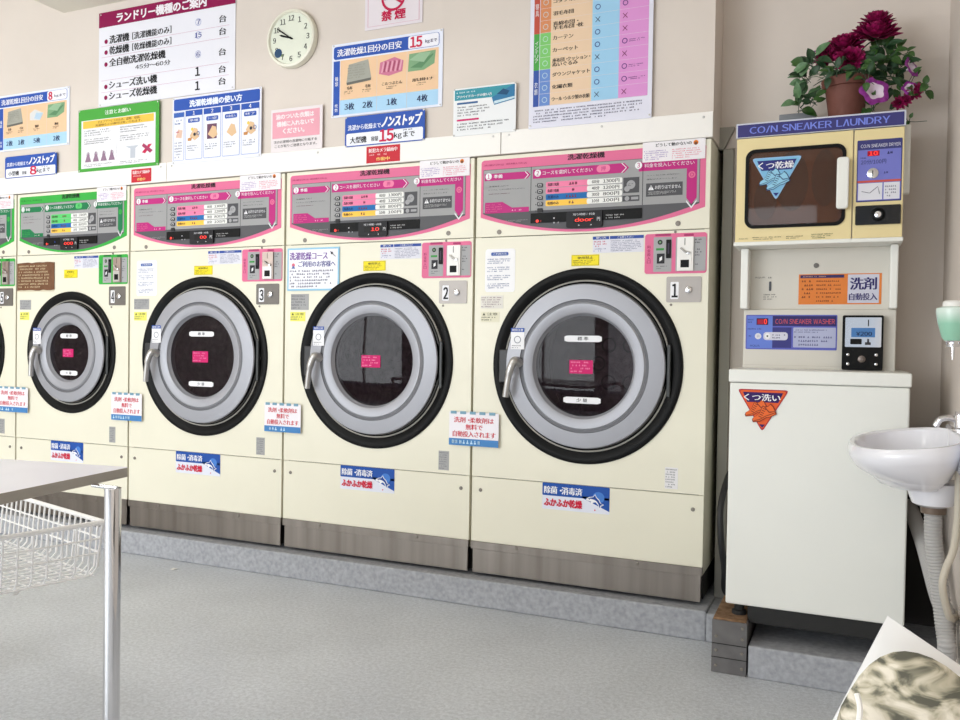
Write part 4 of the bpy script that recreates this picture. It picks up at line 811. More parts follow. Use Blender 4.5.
k.text('CO/N SNEAKER DRYER', a.x+w*.08, a.z+h*.875, b.x-w*.04, a.z+h*.93, y-2*LAY, (225, 225, 240)); k.rect(a.x+w*.23, a.z+h*.735, a.x+w*.50, a.z+h*.82, y-2*LAY, (170, 20, 50)); k.text('10', a.x+w*.27, a.z+h*.745, a.x+w*.46, a.z+h*.81, y-3*LAY, LED, 1)
k.greek(a.x+w*.67, a.z+h*.75, a.x+w*.93, a.z+h*.80, 1, y-2*LAY, (40, 40, 90), .8); k.greek(a.x+w*.08, a.z+h*.70, a.x+w*.35, a.z+h*.725, 1, y-2*LAY, (50, 50, 100), .8); k.text('20分/100円', a.x+w*.09, a.z+h*.605, a.x+w*.65, a.z+h*.68, y-2*LAY, (40, 40, 85))
k.greek(a.x+w*.55, a.z+h*.44, a.x+w*.92, a.z+h*.48, 1, y-2*LAY, (60, 60, 120), .8); k.rect(a.x+.003, a.z+h*.31, b.x-.003, a.z+h*.345, y-2*LAY, (200, 90, 80)); k.rect(a.x+w*.04, a.z+h*.03, a.x+w*.58, a.z+h*.30, y-2*LAY, (225, 225, 232)); k.rect(a.x+w*.61, a.z+h*.03, a.x+w*.96, a.z+h*.30, y-2*LAY, (225, 225, 232))
k.greek(a.x+w*.64, a.z+h*.06, a.x+w*.92, a.z+h*.26, 4, y-3*LAY, (120, 120, 140)); k.tube([(a.x+w*.12, y-.002, a.z+h*.17), (a.x+w*.3, y-.002, a.z+h*.14), (a.x+w*.48, y-.002, a.z+h*.24), (a.x+w*.52, y-.002, a.z+h*.12)], .0009, ink((90, 90, 110)), 6)
cp = k.build('control_panel', side, 'purple control panel with red digits')
k = db(); k.lathe([(.017, 0), (.017, -.005), (.012, -.007), (0, -.007)], (a.x+w*.36, dyf, a.z+h*.455), CHROME, 24); k.box((a.x+w*.36-.0015, dyf-.008, a.z+h*.455-.009), (a.x+w*.36+.0015, dyf-.0068, a.z+h*.455+.009), BLACKP); k.build('coin_slot', side)
k = db(); a = D4(540, 422); b = D4(724, 336); k.rect(a.x, a.z, b.x, b.z-.001, dyf-.006, BLACKG, .006, .004); x, z = (a.x+b.x)/2, (a.z+b.z)/2; k.lathe([(.022, -.006), (.022, -.010), (.016, -.012), (.014, -.008)], (x, dyf, z), BLACKP, 28); lp = k.build('lock_plate', side)
k = db(); k.lathe([(.010, -.007), (.010, -.013), (0, -.014)], (x, dyf, z), CHROME, 20); k.build('lock', lp)
k = db(); a = D4(70, 475); k.text('AQUA', a.x+.004, dz0+.020, a.x+.035, dz0+.025, dyf-.001, (60, 55, 40)); k.greek(a.x+.05, dz0+.017, a.x+.15, dz0+.029, 2, dyf-.001, (60, 55, 40)); k.greek(a.x+.16, dz0+.017, a.x+.22, dz0+.029, 2, dyf-.001, (60, 55, 40)); k.greek(a.x+.24, dz0+.015, a.x+.31, dz0+.033, 3, dyf-.001, (60, 90, 60)); k.build('printed_line', door)
# rear stand panel with side brackets
k = db(); uy = -.02; k.box((.128, uy, 1.2225), (.622, .19, dz0-.002), PGREY); k.build('stand_panel', sd, bevel=.002)
for x0, x1 in ((.120, .146), (.598, .622)):
    k = db(); k.box((x0, uy-.075, 1.2225), (x1, uy, dz0-.004), OFFW); k.build('side_bracket', sd, bevel=.004)
k = db(); k.lathe([(.009, 0), (.008, -.004), (0, -.005)], (DC(385, 102, uy).x, uy, DC(385, 102, uy).z), mat('plug_grey', (110, 108, 104), .5), 18); k.build('plug', sd)
k = db(); a = DC(313, 258, uy); b = DC(648, 132, uy); w = b.x-a.x; h = b.z-a.z; y = uy-.001; k.rect(a.x, a.z, b.x, b.z, y, (225, 130, 60), .001)
k.rect(a.x+w*.02, b.z-h*.13, a.x+w*.555, b.z-h*.03, y-LAY, (60, 50, 100)); k.greek(a.x+w*.05, b.z-h*.12, a.x+w*.5, b.z-h*.04, 1, y-2*LAY, (200, 160, 150)); k.greek(a.x+w*.04, a.z+h*.05, a.x+w*.2, b.z-h*.17, 6, y-LAY, (110, 55, 30)); k.greek(a.x+w*.22, a.z+h*.05, a.x+w*.55, b.z-h*.17, 6, y-LAY, (130, 65, 35), .4)
k.rect(a.x+w*.60, a.z+h*.04, a.x+w*.97, a.z+h*.97, y-LAY, (205, 205, 220)); k.text('洗剤', a.x+w*.63, a.z+h*.47, a.x+w*.94, a.z+h*.87, y-2*LAY, (50, 45, 105), 1); k.text('自動投入', a.x+w*.62, a.z+h*.13, a.x+w*.95, a.z+h*.36, y-2*LAY, (60, 55, 110), 1); k.build('sticker', sd, 'orange and purple detergent sticker')
k = db(); a = DC(140, 155, uy); k.text('AQUA', a.x, a.z, a.x+.035, a.z+.007, y, (80, 78, 74)); k.greek(a.x+.045, a.z, a.x+.085, a.z+.007, 1, y, (110, 108, 104), .8); a = DC(201, 185, uy); k.rect(a.x-.004, a.z-.017, a.x+.004, a.z+.017, y-.002, (85, 88, 95), .002, .003); k.greek(a.x-.022, a.z-.05, a.x+.03, a.z-.026, 3, y, (110, 108, 108)); k.build('printed_line', sd)
a = onY(779, 122, .1); b = onY(816, 108, .1); k = db(); k.box((a.x, .1, dz1-.003), (b.x, .17, b.z-.012), mat('duct_grey', (130, 134, 140), .5)); k.build('duct_box', sd, bevel=.003)
a = onY(905.5, 195, -.0); b = onY(912.5, 126, 0); k = db(); k.box((dx1+.001, -.03, a.z), (dx1+.024, -.006, b.z), OFFW); k.build('white_strip', sd, bevel=.003)
# hoses in the gap and behind the washer
k = MB((.06, .1, .112)); blk = mat('black_hose', (22, 22, 24), .5)
k.tube(smooth_path([(.09, .12, .62), (.075, .05, .60), (.06, -.03, .50), (.065, -.04, .38), (.075, 0, .26), (.07, .06, .17), (.10, .1, .135)], 8), .012, blk, 10); tag(k.build('hose'), 'black hose looping down the gap between machine 1 and the white washer', 'hose')
# ------------------------------------------------------------------ flower pot on the sneaker dryer
PX = .00372
def pot_at(u, v, dy=0.0): return onY(u, v, .02+dy)
pc = pot_at(846, 116); po = (pc.x, .02, dz1+.0025)
TERRA = mat('terracotta', (116, 70, 60), .7, noise=12, nscale=25)
fl = empty('potted_flowers', po, 'brown plastic pot of artificial magenta and purple flowers on top of the sneaker dryer', 'flower pot')
rt = pot_at(846, 80).z; H = rt-po[2]
k = MB(po); k.lathe([(0, .0), (.052, 0), (.070, H*.80), (.078, H*.81), (.084, H*.98), (.080, H), (.074, H*.97), (.066, H*.8), (0, H*.8)], po, TERRA, 48, ax='z'); k.build('pot', fl)
LF = [mat('leaf_green', (62, 100, 46), .5, noise=22, nscale=60), mat('leaf_dark', (38, 72, 42), .5, noise=14, nscale=60), mat('leaf_variegated', (60, 100, 60), .5, c2=(110, 146, 104), nscale=45)]
LR = random.Random(11)
def leaf(k, c, d, n, L_, w, m):          # c base, d direction, n normal
    d = Vector(d).normalized(); n = Vector(n); n = (n-d*n.dot(d)).normalized(); s_ = d.cross(n); c = Vector(c); V = []; F = []
    for i in range(7):
        t = i/6; ww = w*math.sin(pi*min(1, t*.92+.06))**.8*(1-t*.25) if i < 6 else .0005; p = c+d*L_*t-n*L_*.35*t*t
        V += [p-s_*ww+n*ww*.35, p, p+s_*ww+n*ww*.35]
    for i in range(6):
        for q_ in (0, 1): F.append((3*i+q_, 3*i+q_+1, 3*i+q_+4, 3*i+q_+3))
    k.add(V, F, m, True)
def cluster(u, v, ru, rv, n, L_=.05, mats=(0,), dy=0):
    k = MB(po); c0 = pot_at(u, v, dy)
    for i in range(n):
        a = LR.uniform(0, 2*pi); q_ = LR.uniform(0, 1)**.5
        c = c0+Vector((cos(a)*q_*ru*PX, LR.uniform(-.05, .04), sin(a)*q_*rv*PX)); dirv = Vector((cos(a)*.9+LR.uniform(-.4, .4), LR.uniform(-.7, .1), sin(a)*.7+LR.uniform(-.3, .4)))
        leaf(k, c, dirv, Vector((LR.uniform(-.4, .4), -1, LR.uniform(.2, .9))), L_*LR.uniform(.7, 1.15), L_*.36*LR.uniform(.8, 1.1), LF[LR.choice(mats)])
        k.tube([c, c-Vector(dirv).normalized()*.02+Vector((0, 0, -.01))], .0012, LF[1], 5)
    k.build('leaf_spray', fl)
cluster(812, 64, 8, 6, 12, .05, (0, 2, 1)); cluster(808, 78, 7, 6, 11, .048, (2, 1)); cluster(806, 96, 4, 4, 5, .036, (2, 1)); cluster(799, 106, 4, 5, 6, .05, (2, 0)); cluster(812, 101, 5, 6, 7, .038, (0, 1))
cluster(862, 64, 16, 5, 16, .042, (0, 1), -.03); cluster(885, 60, 12, 9, 16, .045, (1, 0)); cluster(845, 72, 20, 5, 18, .038, (1, 1, 0)); cluster(898, 60, 7, 9, 10, .045, (0, 1)); cluster(878, 48, 9, 6, 9, .045, (1, 0))
cluster(890, 80, 8, 12, 16, .042, (0, 1)); cluster(900, 96, 6, 6, 7, .032, (0, 1)); cluster(872, 105, 6, 4, 8, .036, (0,), -.05); cluster(926, 86, 3, 4, 5, .042, (0,)); cluster(908, 80, 8, 6, 8, .032, (0, 1)); cluster(906, 54, 4, 3, 4, .035, (0,)); cluster(908, 122, 3, 1, 2, .025, (0,), .05)
cluster(836, 74, 12, 4, 12, .036, (1, 1, 0), -.07); cluster(858, 72, 9, 4, 9, .036, (0, 1), -.08); cluster(868, 80, 5, 8, 8, .034, (1, 0), -.08)
k = MB(po)
for i in range(46):
    a = LR.uniform(0, 2*pi); r0_ = LR.uniform(.01, .06); s0 = Vector((po[0]+r0_*cos(a), .02+r0_*sin(a), rt-.004)); e = s0+Vector((LR.uniform(-.10, .05), LR.uniform(-.06, .03), LR.uniform(-.02, .07)))
    k.tube(smooth_path([s0, (s0+e)/2+Vector((0, 0, .02)), e], 4), .0011, LF[LR.choice((0, 1))], 5)
for (u, v) in ((876, 38), (846, 52), (824, 60), (876, 92), (910, 70), (913, 90), (926, 88), (800, 108), (886, 66), (902, 100)):
    e = pot_at(u, v); s0 = Vector((po[0]+LR.uniform(-.02, .03), .02, rt-.01)); k.tube(smooth_path([s0, s0*.5+e*.5+Vector((0, 0, .03)), e], 5), .0022, LF[1], 6)
k.tube(smooth_path([pot_at(905, 110, .03), pot_at(908, 121, .03), pot_at(927, 121, .03)], 5), .0012, LF[1], 5)
k.build('stem', fl)
MG = mat('magenta_petal', (176, 18, 104), .6, noise=40, nscale=70); MG2 = mat('wine_petal', (132, 12, 76), .6, noise=22, nscale=70); PU = mat('purple_petal', (150, 50, 150), .55, noise=30, nscale=50); PW = mat('petunia_throat', (222, 205, 222), .55)
def mum(u, v, R, ry, tilt=(0, -.75, .55), n=70, dy=0, flat=1.0, nm='magenta many-petalled flower'):
    k = MB(po); R = R*1.22; c = pot_at(u, v, dy); ax = Vector(tilt).normalized(); e1 = ax.cross(Vector((0, 1, .3))).normalized(); e2 = ax.cross(e1)
    for i in range(n):
        t = (i+.5)/n; th = t**.75*1.75; ph = i*2.39996
        d = ax*cos(th)+(e1*cos(ph)+e2*sin(ph))*sin(th); L_ = R*(.62+.38*t); nn = (ax-d*ax.dot(d)); 
        if nn.length < .05: nn = e1
        w = R*.23; s_ = d.cross(nn.normalized()); nv = nn.normalized(); V = []; F = []; b0 = c-ax*R*.25
        for j in range(5):
            q_ = j/4; ww = w*(.35+.65*math.sin(pi*min(.85, q_*.9+.1)))*(1 if j < 4 else .25); p = b0+Vector((d.x*L_, d.y*L_, d.z*L_*flat))*(.25+.85*q_)+nv*R*.22*q_*q_
            V += [p-s_*ww+nv*ww*.4, p, p+s_*ww+nv*ww*.4]
        for j in range(4):
            for q_ in (0, 1): F.append((3*j+q_, 3*j+q_+1, 3*j+q_+4, 3*j+q_+3))
        k.add(V, F, MG if (i % 3) else MG2, True)
    k.build('flower', fl, nm)
def petunia(u, v, R, face, dy=-.03, white=True):
    k = MB(po); c = pot_at(u, v, dy); ax = Vector(face).normalized(); e1 = ax.cross(Vector((0, .2, 1))).normalized(); e2 = e1.cross(ax); V = []; F = []; n = 40; pr_ = [(.06, -.55), (.14, -.3), (.35, -.08), (.62, .02), (.82, .03), (1.0, -.04)]
    for i in range(n):
        a = 2*pi*i/n; lob = 1+.10*cos(5*a)
        for r_, h_ in pr_: V.append(c+(e1*cos(a)+e2*sin(a))*R*r_*(lob if r_ > .5 else 1)+ax*R*(h_+(.05*math.sin(10*a) if r_ > .7 else 0)))
    for lo, hi, m in ((0, 3 if white else 1, PW), (3 if white else 1, 5, PU)):
        k.add(V, [(i*6+q_, i*6+q_+1, ((i+1) % n)*6+q_+1, ((i+1) % n)*6+q_) for i in range(n) for q_ in range(lo, hi)], m, True)
    k.build('flower', fl, 'purple trumpet flower with a pale throat' if white else 'small purple trumpet flower')
mum(875.6, 31, .066, 1, (.05, -.6, .75), 90, -.02, .8); mum(877, 19, .048, 1, (.05, -.5, .85), 60, 0, .9)
mum(844.5, 44, .054, 1, (-.1, -.7, .6), 80, -.02, .85); mum(850, 58, .042, 1, (.1, -.9, .1), 60, -.06, .85); mum(825, 56, .034, 1, (-.3, -.9, .2), 50, -.03)
petunia(822, 49, .036, (-.2, -.3, .9), 0, False); petunia(875, 91, .048, (.35, -.9, .25), -.10); petunia(912, 67, .036, (.8, -.5, .3), -.02); petunia(910, 88, .026, (.2, -.9, .3), -.03); petunia(873, 58, .022, (0, -.9, .4), -.05, False)
mum(915, 93, .022, 1, (.5, -.8, .2), 30, -.03); mum(906, 100, .018, 1, (0, -.9, -.2), 26, -.03); mum(899, 103, .020, 1, (-.2, -.9, -.2), 26, -.03); mum(919, 88, .018, 1, (.5, -.8, .2), 24, -.03)

# ------------------------------------------------------------------ soap dispenser
dx_, dy_ = .722, -.75
so_ = (XR, dy_, 1.06); sp = empty('soap_dispenser', so_, 'pale green soap dispenser with white cap on the right wall above the basin', 'soap dispenser')
mint = mat('mint_plastic', (150, 205, 178), .25, spec=.6)
nt = mint.node_tree; b = nt.nodes['Principled BSDF']; tc = nt.nodes.new('ShaderNodeTexCoord'); sp_ = nt.nodes.new('ShaderNodeSeparateXYZ'); nt.links.new(tc.outputs['Generated'], sp_.inputs[0])
cr = nt.nodes.new('ShaderNodeValToRGB'); cr.color_ramp.elements[0].position = .5; cr.color_ramp.elements[0].color = rgb((150, 204, 178)); cr.color_ramp.elements[1].position = .85; cr.color_ramp.elements[1].color = rgb((214, 232, 222)); nt.links.new(sp_.outputs['Z'], cr.inputs[0]); nt.links.new(cr.outputs[0], b.inputs['Base Color'])
k = MB(so_); k.lathe([(0, 1.108), (.020, 1.110), (.027, 1.120), (.036, 1.155), (.041, 1.185), (.040, 1.193), (.028, 1.197), (0, 1.197)], (dx_, dy_, 0), mint, 40, ax='z'); k.build('container', sp, 'green liquid container')
k = MB(so_); k.lathe([(0, 1.195), (.026, 1.195), (.026, 1.208), (.022, 1.212), (0, 1.213)], (dx_, dy_, 0), WHITEP, 32, ax='z'); k.build('cap', sp)
k = MB(so_); k.lathe([(0, 1.094), (.015, 1.094), (.016, 1.100), (.016, 1.106), (.020, 1.110), (0, 1.111)], (dx_, dy_, 0), CHROME, 24, ax='z'); k.tube([(dx_, dy_, 1.095), (dx_, dy_, 1.062)], [.0055, .004], CHROME, 12); k.build('nozzle', sp)
k = MB(so_); k.box((dx_+.028, dy_-.012, 1.10), (XR, dy_+.012, 1.19), CHROME); k.build('wall_bracket', sp, bevel=.003)

# ------------------------------------------------------------------ wash basin
CER = mat('white_ceramic', (236, 236, 242), .12, spec=.6, coat=.5)
bo = (.70, -.57, .66); bs = empty('wash_basin', bo, 'white ceramic wall basin at the right edge in front of the white sneaker washer', 'sink')
k = MB(bo); N = 72; cx, cy = .655, -.58; V = []; rings = [(.10, .70, 0), (.30, .702, 0), (.55, .715, .1), (.76, .752, .4), (.85, .795, .9), (.88, None, -.006), (.915, None, 0), (.97, None, 0), (1.0, None, -.010), (1.0, None, -.030), (.96, None, -.044), (.87, None, -.064), (.70, .738, 0), (.54, .722, 0), (.43, .706, 0)]
def outl(a):
    c, s_ = cos(a), sin(a); p = .82; ax_ = .173 if c < 0 else .122
    return ax_*math.copysign(abs(c)**p, c), .222*math.copysign(abs(s_)**p, s_)
for s_, z, dz in rings:
    for i in range(N):
        a = 2*pi*i/N; ox, oy = outl(a); x = cx+ox*s_; y = cy+oy*s_
        if s_ < .6: f = (.6-s_)/.6; x = x*(1-f*.0)+.02*f
        zr = .813+.034*((cx+ox)-.478)/.3+.018*(oy+.22)/.44
        V.append((x, y, zr+dz if z is None else z+dz*.02*((cx+ox)-.478)/.3))
F = [(r*N+i, (r+1)*N+i, (r+1)*N+(i+1) % N, r*N+(i+1) % N) for r in range(len(rings)-1) for i in range(N)]
k.add(V, [f[::-1] for f in F], CER, True); k.add(V[:N], [tuple(range(N))], CER)
k.build('bowl', bs)
k = MB(bo); k.lathe([(0, .0), (.036, 0), (.052, .008), (.060, .028), (.066, .05), (.080, .07), (0, .075)], (.701, -.57, .652), CER, 40, ax='z'); k.build('outlet_collar', bs)
k = MB(bo); k.lathe([(0, .703), (.016, .704), (.020, .7025)], (.66, -.58, 0), CHROME, 20, ax='z'); k.build('drain', bs)
k = MB(bo); k.box((.745, -.80, .76), (XR, -.36, .868), CER); k.build('wall_deck', bs, bevel=.01, seg=3)
k = MB(bo); k.lathe([(0, 0), (.022, 0), (.022, .006), (.014, .010), (.014, .045), (0, .048)], (.758, -.60, .867), CHROME, 24, ax='z'); k.tube(smooth_path([(.758, -.60, .892), (.735, -.60, .902), (.712, -.60, .897), (.700, -.60, .877)], 6), .0085, CHROME, 12); k.box((.747, -.606, .913), (.772, -.594, .92), CHROME); k.build('faucet', bs, bevel=0)
HOSE = mat('grey_corrugated', (176, 174, 172), .5)
def corr(P, r, name, parent, m, per=.009):
    P = smooth_path(P, 24); D = [0]
    for i in range(1, len(P)): D.append(D[-1]+(P[i]-P[i-1]).length)
    n = int(D[-1]/per*4); Q = []; j = 0
    for i in range(n+1):
        d = D[-1]*i/n
        while j < len(D)-2 and D[j+1] < d: j += 1
        Q.append(P[j].lerp(P[j+1], (d-D[j])/max(D[j+1]-D[j], 1e-6)))
    k = MB(bo); k.tube(Q, [r*(1+.055*cos(i*pi/2)) for i in range(n+1)], m, 20); k.build(name, parent)
corr([(.703, -.57, .655), (.705, -.57, .56), (.722, -.57, .44), (.735, -.58, .33), (.742, -.59, .275), (.747, -.55, .235), (.750, -.50, .26), (.752, -.47, .33), (.735, -.42, .36), (.708, -.25, .47), (.692, -.05, .52), (.688, .165, .53)], .0225, 'drain_hose', bs, HOSE)
k = MB(bo); k.lathe([(.032, -.004), (.033, .012), (.030, .016)], (.703, -.57, .638), mat('clamp_brown', (120, 105, 92), .5, .5), 24, ax='z'); k.build('hose_clamp', bs)
k = MB(bo); k.tube(smooth_path([(.752, -.66, .78), (.752, -.665, .65), (.745, -.66, .56), (.728, -.655, .50), (.722, -.655, .45), (.745, -.60, .36), (.768, -.5, .33), (.7795, -.45, .33)], 8), .0095, mat('cream_hose', (196, 188, 172), .5), 12); k.build('supply_hose', bs)

# ------------------------------------------------------------------ work table
ca, sa = cos(radians(8.3)), sin(radians(8.3)); T0 = Vector((-.9685, -1.8183, 0)); EX = Vector((ca, sa, 0)); EY = Vector((-sa, ca, 0))
def TP(a, b, z): p = T0-EX*a-EY*b; return (p.x, p.y, z)
TTOP = mat('grey_table_laminate', (246, 244, 255), .3, spec=.5, noise=5, nscale=6); TEDGE = mat('table_edge_band', (172, 166, 158), .4, .3)
to = TP(.75, .38, 0); tb = empty('work_table', to, 'grey-topped folding table on chrome tube legs at the left front', 'table')
def prism(k, P, z0, z1, m, mt=None):
    n = len(P); k.add([(p[0], p[1], z0) for p in P]+[(p[0], p[1], z1) for p in P], [(i, (i+1) % n, (i+1) % n+n, i+n) for i in range(n)]+[tuple(range(n-1, -1, -1))], m); k.add([(p[0], p[1], z1) for p in P], [tuple(range(n))], mt or m)
PT = []
for (a, b, s0) in ((0, 0, 0), (1.5, 0, 1), (1.5, .76, 2), (0, .76, 3)):
    r = .012
    for i in range(5):
        t = i/4*pi/2; q_ = {0: (a+r-r*sin(pi/2-t) , b+r-r*cos(pi/2-t)), 1: (a-r+r*sin(t), b+r-r*cos(t)), 2: (a-r+r*cos(t), b-r+r*sin(t)), 3: (a+r-r*sin(t), b-r+r*cos(t))}[s0]
        PT.append(TP(q_[0], q_[1], 0))
k = MB(to); prism(k, PT, .778, .7985, TEDGE, TTOP); k.add([(p[0], p[1], .79855) for p in PT], [tuple(range(len(PT)))], TTOP); k.build('tabletop', tb)
for a in (-.046, 1.546):
    for b in (.1114, .65):
        s_ = 1 if a < 0 else -1; k = MB(to); k.tube([TP(a, b, .773), TP(a, b, .03)], .0165, CHROME, 24); k.tube([TP(a+s_*.05, b, .776), TP(a-s_*.010, b, .773)], .0045, CHROME, 12); lg = k.build('leg', tb)
        k = MB(to); k.tube([TP(a, b, .032), TP(a, b, 0)], .021, RUBBER, 20); k.build('rubber_foot', lg)

# ------------------------------------------------------------------ wire basket cart
WIRE = mat('white_coated_wire', (253, 253, 253), .3)
ba = radians(-15.4); BX = Vector((cos(ba), sin(ba), 0)); BY = Vector((-sin(ba), cos(ba), 0)); B0 = Vector((-1.3001, -1.5864, 0)); BL, BD, BZ, BH = .78, .46, .60, .138
def BP(a, b, z, ins=0): p = B0-BX*(a+ins if a < BL/2 else a-ins)-BY*(b+ins if b < BD/2 else b-ins); return Vector((p.x, p.y, z))
bo2 = tuple(BP(.55, .25, 0)); cart = empty('laundry_basket_cart', (bo2[0], bo2[1], 0), 'white wire laundry basket on a cart beneath the grey table', 'basket')
def lp(pts, r, k): k.tube(pts, r, WIRE, 8)
k = MB((bo2[0], bo2[1], 0))
rim = [BP(0, 0, BZ), BP(BL, 0, BZ), BP(BL, BD, BZ), BP(0, BD, BZ), BP(0, 0, BZ)]
for i in range(4): k.tube([rim[i], rim[i+1]], .0066, WIRE, 8)
k.build('rim', cart)
k = MB((bo2[0], bo2[1], 0))
for dz in (.042, .080):
    q_ = dz/BH*.012
    R4_ = [BP(0, 0, BZ-dz, q_), BP(BL, 0, BZ-dz, q_), BP(BL, BD, BZ-dz, q_), BP(0, BD, BZ-dz, q_), BP(0, 0, BZ-dz, q_)]
    for i in range(4): k.tube([R4_[i], R4_[i+1]], .0027, WIRE, 6)
rr_ = .018
n = int(BL/.031)
for i in range(n+1):
    a = BL*i/n
    a = max(.004, min(BL-.004, a)); c1 = min(max(a, .014), BL-.014); P = [BP(a, 0, BZ)]; 
    P = [BP(a, 0, BZ), BP(c1, .010, BZ-BH+rr_), BP(c1, .010+rr_, BZ-BH), BP(c1, BD-.010-rr_, BZ-BH), BP(c1, BD-.010, BZ-BH+rr_), BP(a, BD, BZ)]; k.tube(P, .0028, WIRE, 6)
n = int(BD/.034)
for i in range(n+1):
    b = BD*i/n; b = max(.004, min(BD-.004, b)); c1 = min(max(b, .014), BD-.014)
    P = [BP(0, b, BZ), BP(.010, c1, BZ-BH+rr_), BP(.010+rr_, c1, BZ-BH-.003), BP(BL-.010-rr_, c1, BZ-BH-.003), BP(BL-.010, c1, BZ-BH+rr_), BP(BL, b, BZ)]; k.tube(P, .0028, WIRE, 6)
k.build('wire_mesh', cart)
p = onY(14, 587, BP(.05, .25, 0).y); k = MB((bo2[0], bo2[1], 0)); kk = onZ(14, 589.5, BZ-BH-.018)
pz = BZ-BH-.018
k.lathe([(0, -.016), (.009, -.013), (.015, -.004), (.015, .004), (.009, .013), (0, .016)], (kk.x, kk.y, pz), WHITEP, 20, ax='z'); k.build('ball_foot', cart)
for b in (.02, BD-.02):
    k = MB((bo2[0], bo2[1], 0)); P = [BP(BL+.012, b, BZ+.02), BP(BL+.012, b, .06)]; k.tube(P, .009, WIRE, 12); pp = BP(BL+.012, b, .06)
    k.tube([pp, BP(BL+.26, b, .055)], .008, WIRE, 10); lg = k.build('upright', cart)
    for q_ in (BP(BL+.012, b, 0), BP(BL+.26, b, 0)):
        k = MB((bo2[0], bo2[1], 0)); k.lathe([(0, -.01), (.024, -.01), (.026, 0), (.024, .01), (0, .01)], (q_.x, q_.y, .0262), RUBBER, 20, ax='y'); k.box((q_.x-.01, q_.y-.014, .03), (q_.x+.01, q_.y+.014, .055), SATIN); k.build('caster', lg)

# ------------------------------------------------------------------ bag and pouch on a bench at the lower right
bm = mat('bag_white_film', (250, 249, 248), .35, bump=.6, bscale=14, noise=10, nscale=9)
A = Vector((.514, -2.432, .862)); D1 = Vector((-.396, -.06, -.918)).normalized(); D2 = Vector((.835, .12, -.535)).normalized(); NN = D1.cross(D2).normalized()
if NN.y > 0: NN = -NN
go = (.60, -2.43, .425)
k = MB(go); n = 24; L1_, L2_ = .295, .30; RB = random.Random(5)
ph = [(RB.uniform(-9, 9), RB.uniform(-9, 9), RB.uniform(0, 6)) for _ in range(5)]
for sgn in (1, -1):
    V = []
    for i in range(n+1):
        for j in range(n+1):
            u, v = i/n, j/n; bul = (16*u*(1-u)*v*(1-v))**.6*.018; wv = sum(sin(2*(a_*u+b_*v)+c_) for a_, b_, c_ in ph)*.0009*(16*u*(1-u)*v*(1-v))**.4
            V.append(A+D1*L1_*u+D2*L2_*v+NN*sgn*(bul+.0006)+NN*wv)
    k.add(V, [(i*(n+1)+j, i*(n+1)+j+1, (i+1)*(n+1)+j+1, (i+1)*(n+1)+j)[::sgn] for i in range(n) for j in range(n)], bm, True)
bg_ = k.build('shopping_bag'); tag(bg_, 'white plastic bag with its corner pointing up behind the mottled pouch', 'bag')
camo = mat('mottled_olive_fabric', (196, 188, 166), .8, c2=(92, 92, 78), nscale=13, bump=.3, bscale=60)
nt = camo.node_tree; b = nt.nodes['Principled BSDF']; tc = nt.nodes.new('ShaderNodeTexCoord'); mp = nt.nodes.new('ShaderNodeMapping'); mp.inputs['Rotation'].default_value = (0, .5, 0); mp.inputs['Scale'].default_value = (30, 30, 66); nt.links.new(tc.outputs['Object'], mp.inputs[0])
n1 = nt.nodes.new('ShaderNodeTexNoise'); n1.inputs['Scale'].default_value = 1; n1.inputs['Detail'].default_value = 4; n1.inputs['Distortion'].default_value = .8; nt.links.new(mp.outputs[0], n1.inputs['Vector'])
cr = nt.nodes.new('ShaderNodeValToRGB'); e = cr.color_ramp.elements; e[0].position = .40; e[0].color = rgb((92, 90, 78)); e[1].position = .45; e[1].color = rgb((140, 136, 118)); e2 = cr.color_ramp.elements.new(.50); e2.color = rgb((186, 178, 156)); e3 = cr.color_ramp.elements.new(.60); e3.color = rgb((226, 218, 202)); nt.links.new(n1.outputs['Fac'], cr.inputs[0]); nt.links.new(cr.outputs[0], b.inputs['Base Color'])
Yp = -2.50
P = [onY(u, v, Yp) for u, v in ((836, 722), (841, 706), (850, 690), (859, 676), (869, 665), (880, 657), (893, 652), (905, 651), (918, 653), (932, 658), (946, 666), (960, 677), (980, 694), (1000, 716))]
P = [(p.x, p.z) for p in P]+[(.62, .68), (.625, .50), (.60, .424), (.50, .424), (.452, .424), (.445, .50), (.446, .60), (.449, .70)]
m_ = len(P); cxp = sum(p[0] for p in P)/m_; czp = .60; k = MB((.53, Yp, .425)); V = []; ss = [1, .985, .95, .88, .76, .6, .4, .2, .0]
for sgn in (1, -1):
    V = []
    for s_ in ss:
        hh_ = .042*math.sqrt(max(0, 1-s_**2.2))
        for i, p in enumerate(P): V.append((cxp+(p[0]-cxp)*s_, Yp-sgn*hh_+.0015*sin(7*i+3*s_)*(1-s_), czp+(p[1]-czp)*s_))
    k.add(V, [(r*m_+i, (r+1)*m_+i, (r+1)*m_+(i+1) % m_, r*m_+(i+1) % m_)[::-sgn] for r in range(len(ss)-1) for i in range(m_)], camo, True)
pouch = k.build('fabric_pouch'); tag(pouch, 'round-topped mottled olive and beige fabric pouch in front of the white bag', 'pouch')
k = MB((.53, Yp, .425)); k.tube(smooth_path([onY(857, 694, Yp-.030), onY(860, 708, Yp-.036), onY(858, 726, Yp-.04), onY(852, 745, Yp-.042)], 6), .0022, WHITEP, 8); k.build('drawstring', pouch, 'thin white cord')
BEN = mat('bench_vinyl', (92, 88, 84), .5); be = empty('bench', (.5, -2.5, 0), 'low dark vinyl bench that carries the bag and the pouch', 'bench')
k = MB((.5, -2.5, 0)); k.box((.18, -2.72, .37), (.765, -2.28, .423), BEN); k.build('seat', be, bevel=.01)
for x in (.21, .735):
    for y in (-2.69, -2.31): k = MB((.5, -2.5, 0)); k.tube([(x, y, .372), (x, y, 0)], .014, CHROME, 14); k.build('leg', be)
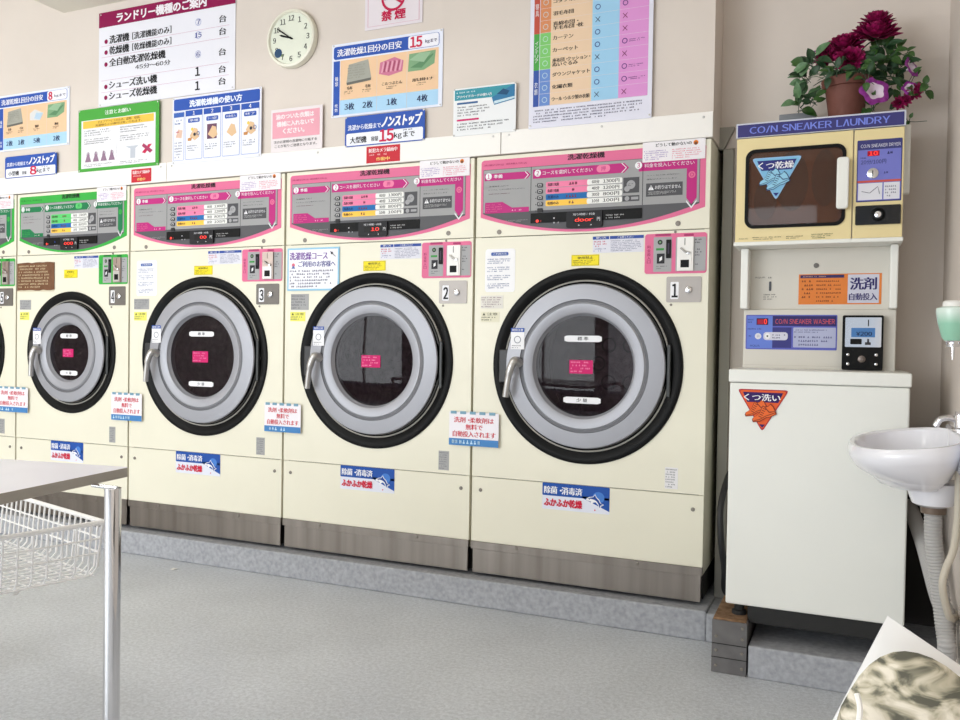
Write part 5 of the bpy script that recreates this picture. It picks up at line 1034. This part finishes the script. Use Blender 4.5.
# paper scrap on the floor
p = onZ(174, 569.5, 0); k = MB((p.x, p.y, 0)); k.add([(p.x-.018, p.y-.010, .001), (p.x+.006, p.y-.012, .002), (p.x+.020, p.y+.002, .006), (p.x+.010, p.y+.016, .002), (p.x-.010, p.y+.008, .005)], [(0, 1, 2, 3, 4), (4, 3, 2, 1, 0)], WHITEP); tag(k.build('paper_scrap'), 'tiny white paper scrap lying on the floor in front of machine 3', 'paper')

# ------------------------------------------------------------------ light
sc = bpy.context.scene
w = bpy.data.worlds.new('world'); sc.world = w; w.use_nodes = True; bgn = w.node_tree.nodes['Background']; bgn.inputs[0].default_value = (.78, .88, 1, 1); bgn.inputs[1].default_value = WORLD
def area(name, loc, rot, sx_, sy_, e, c=(1, 1, 1), spread=pi):
    l = bpy.data.lights.new(name, 'AREA'); l.shape = 'RECTANGLE'; l.size = sx_; l.size_y = sy_; l.energy = e; l.color = c; l.spread = spread
    o = bpy.data.objects.new(name, l); COL.objects.link(o); o.location = loc; o.rotation_euler = rot; return o
for i, (x0, x1) in enumerate(((XL+.3, -4.6), (-4.44, -2.2), (-2.04, .18))):
    area('daylight', ((x0+x1)/2, YF-.15, 1.5), (pi/2, 0, 0), x1-x0, 2.25, WIN[i], (.93, .97, 1))
# ceiling lamps of the shop
tubem = mat('lamp_tube', (255, 250, 240), .5, emit=LAMPE); lh = mat('lamp_housing', (235, 235, 232), .5)
n_ = 1
for (x, y, lab) in ((-1.9, -2.3, 'white twin-tube ceiling lamp, right-hand one near the machines'), (-4.0, -2.3, 'white twin-tube ceiling lamp, left-hand one near the machines'), (-2.6, -4.6, 'white twin-tube ceiling lamp near the shop window')):
    t = empty('ceiling_lamp', (x, y, ZH), lab, 'ceiling lamp', 'twin-tube ceiling lamps')
    k = MB((x, y, ZH)); k.box((x-.63, y-.11, ZH-.045), (x+.63, y+.11, ZH), lh); k.build('housing', t, bevel=.006)
    for dy in (-.06, .06): k = MB((x, y, ZH)); k.tube([(x-.6, y+dy, ZH-.062), (x+.6, y+dy, ZH-.062)], .0155, tubem, 16); k.build('tube', t)
    area('lamp_light', (x, y, ZH-.085), (0, 0, 0), 1.2, .2, LAMPW, (1, .98, .95))
for o in list(bpy.data.objects):
    if o.get('category') == 'dryer' and o.name.startswith('washer_dryer'): o['group'] = 'washer-dryers in the row'
vs = sc.view_settings; sc.display_settings.display_device = 'sRGB'; vs.view_transform = 'Standard'; vs.look = 'None'; vs.exposure = EXPO; vs.gamma = 1; vs.use_curve_mapping = False
sc.cycles.max_bounces = 8; sc.cycles.diffuse_bounces = 5; sc.cycles.glossy_bounces = 4; sc.cycles.transparent_max_bounces = 12; sc.cycles.sample_clamp_indirect = 6
sc.cycles.use_denoising = True
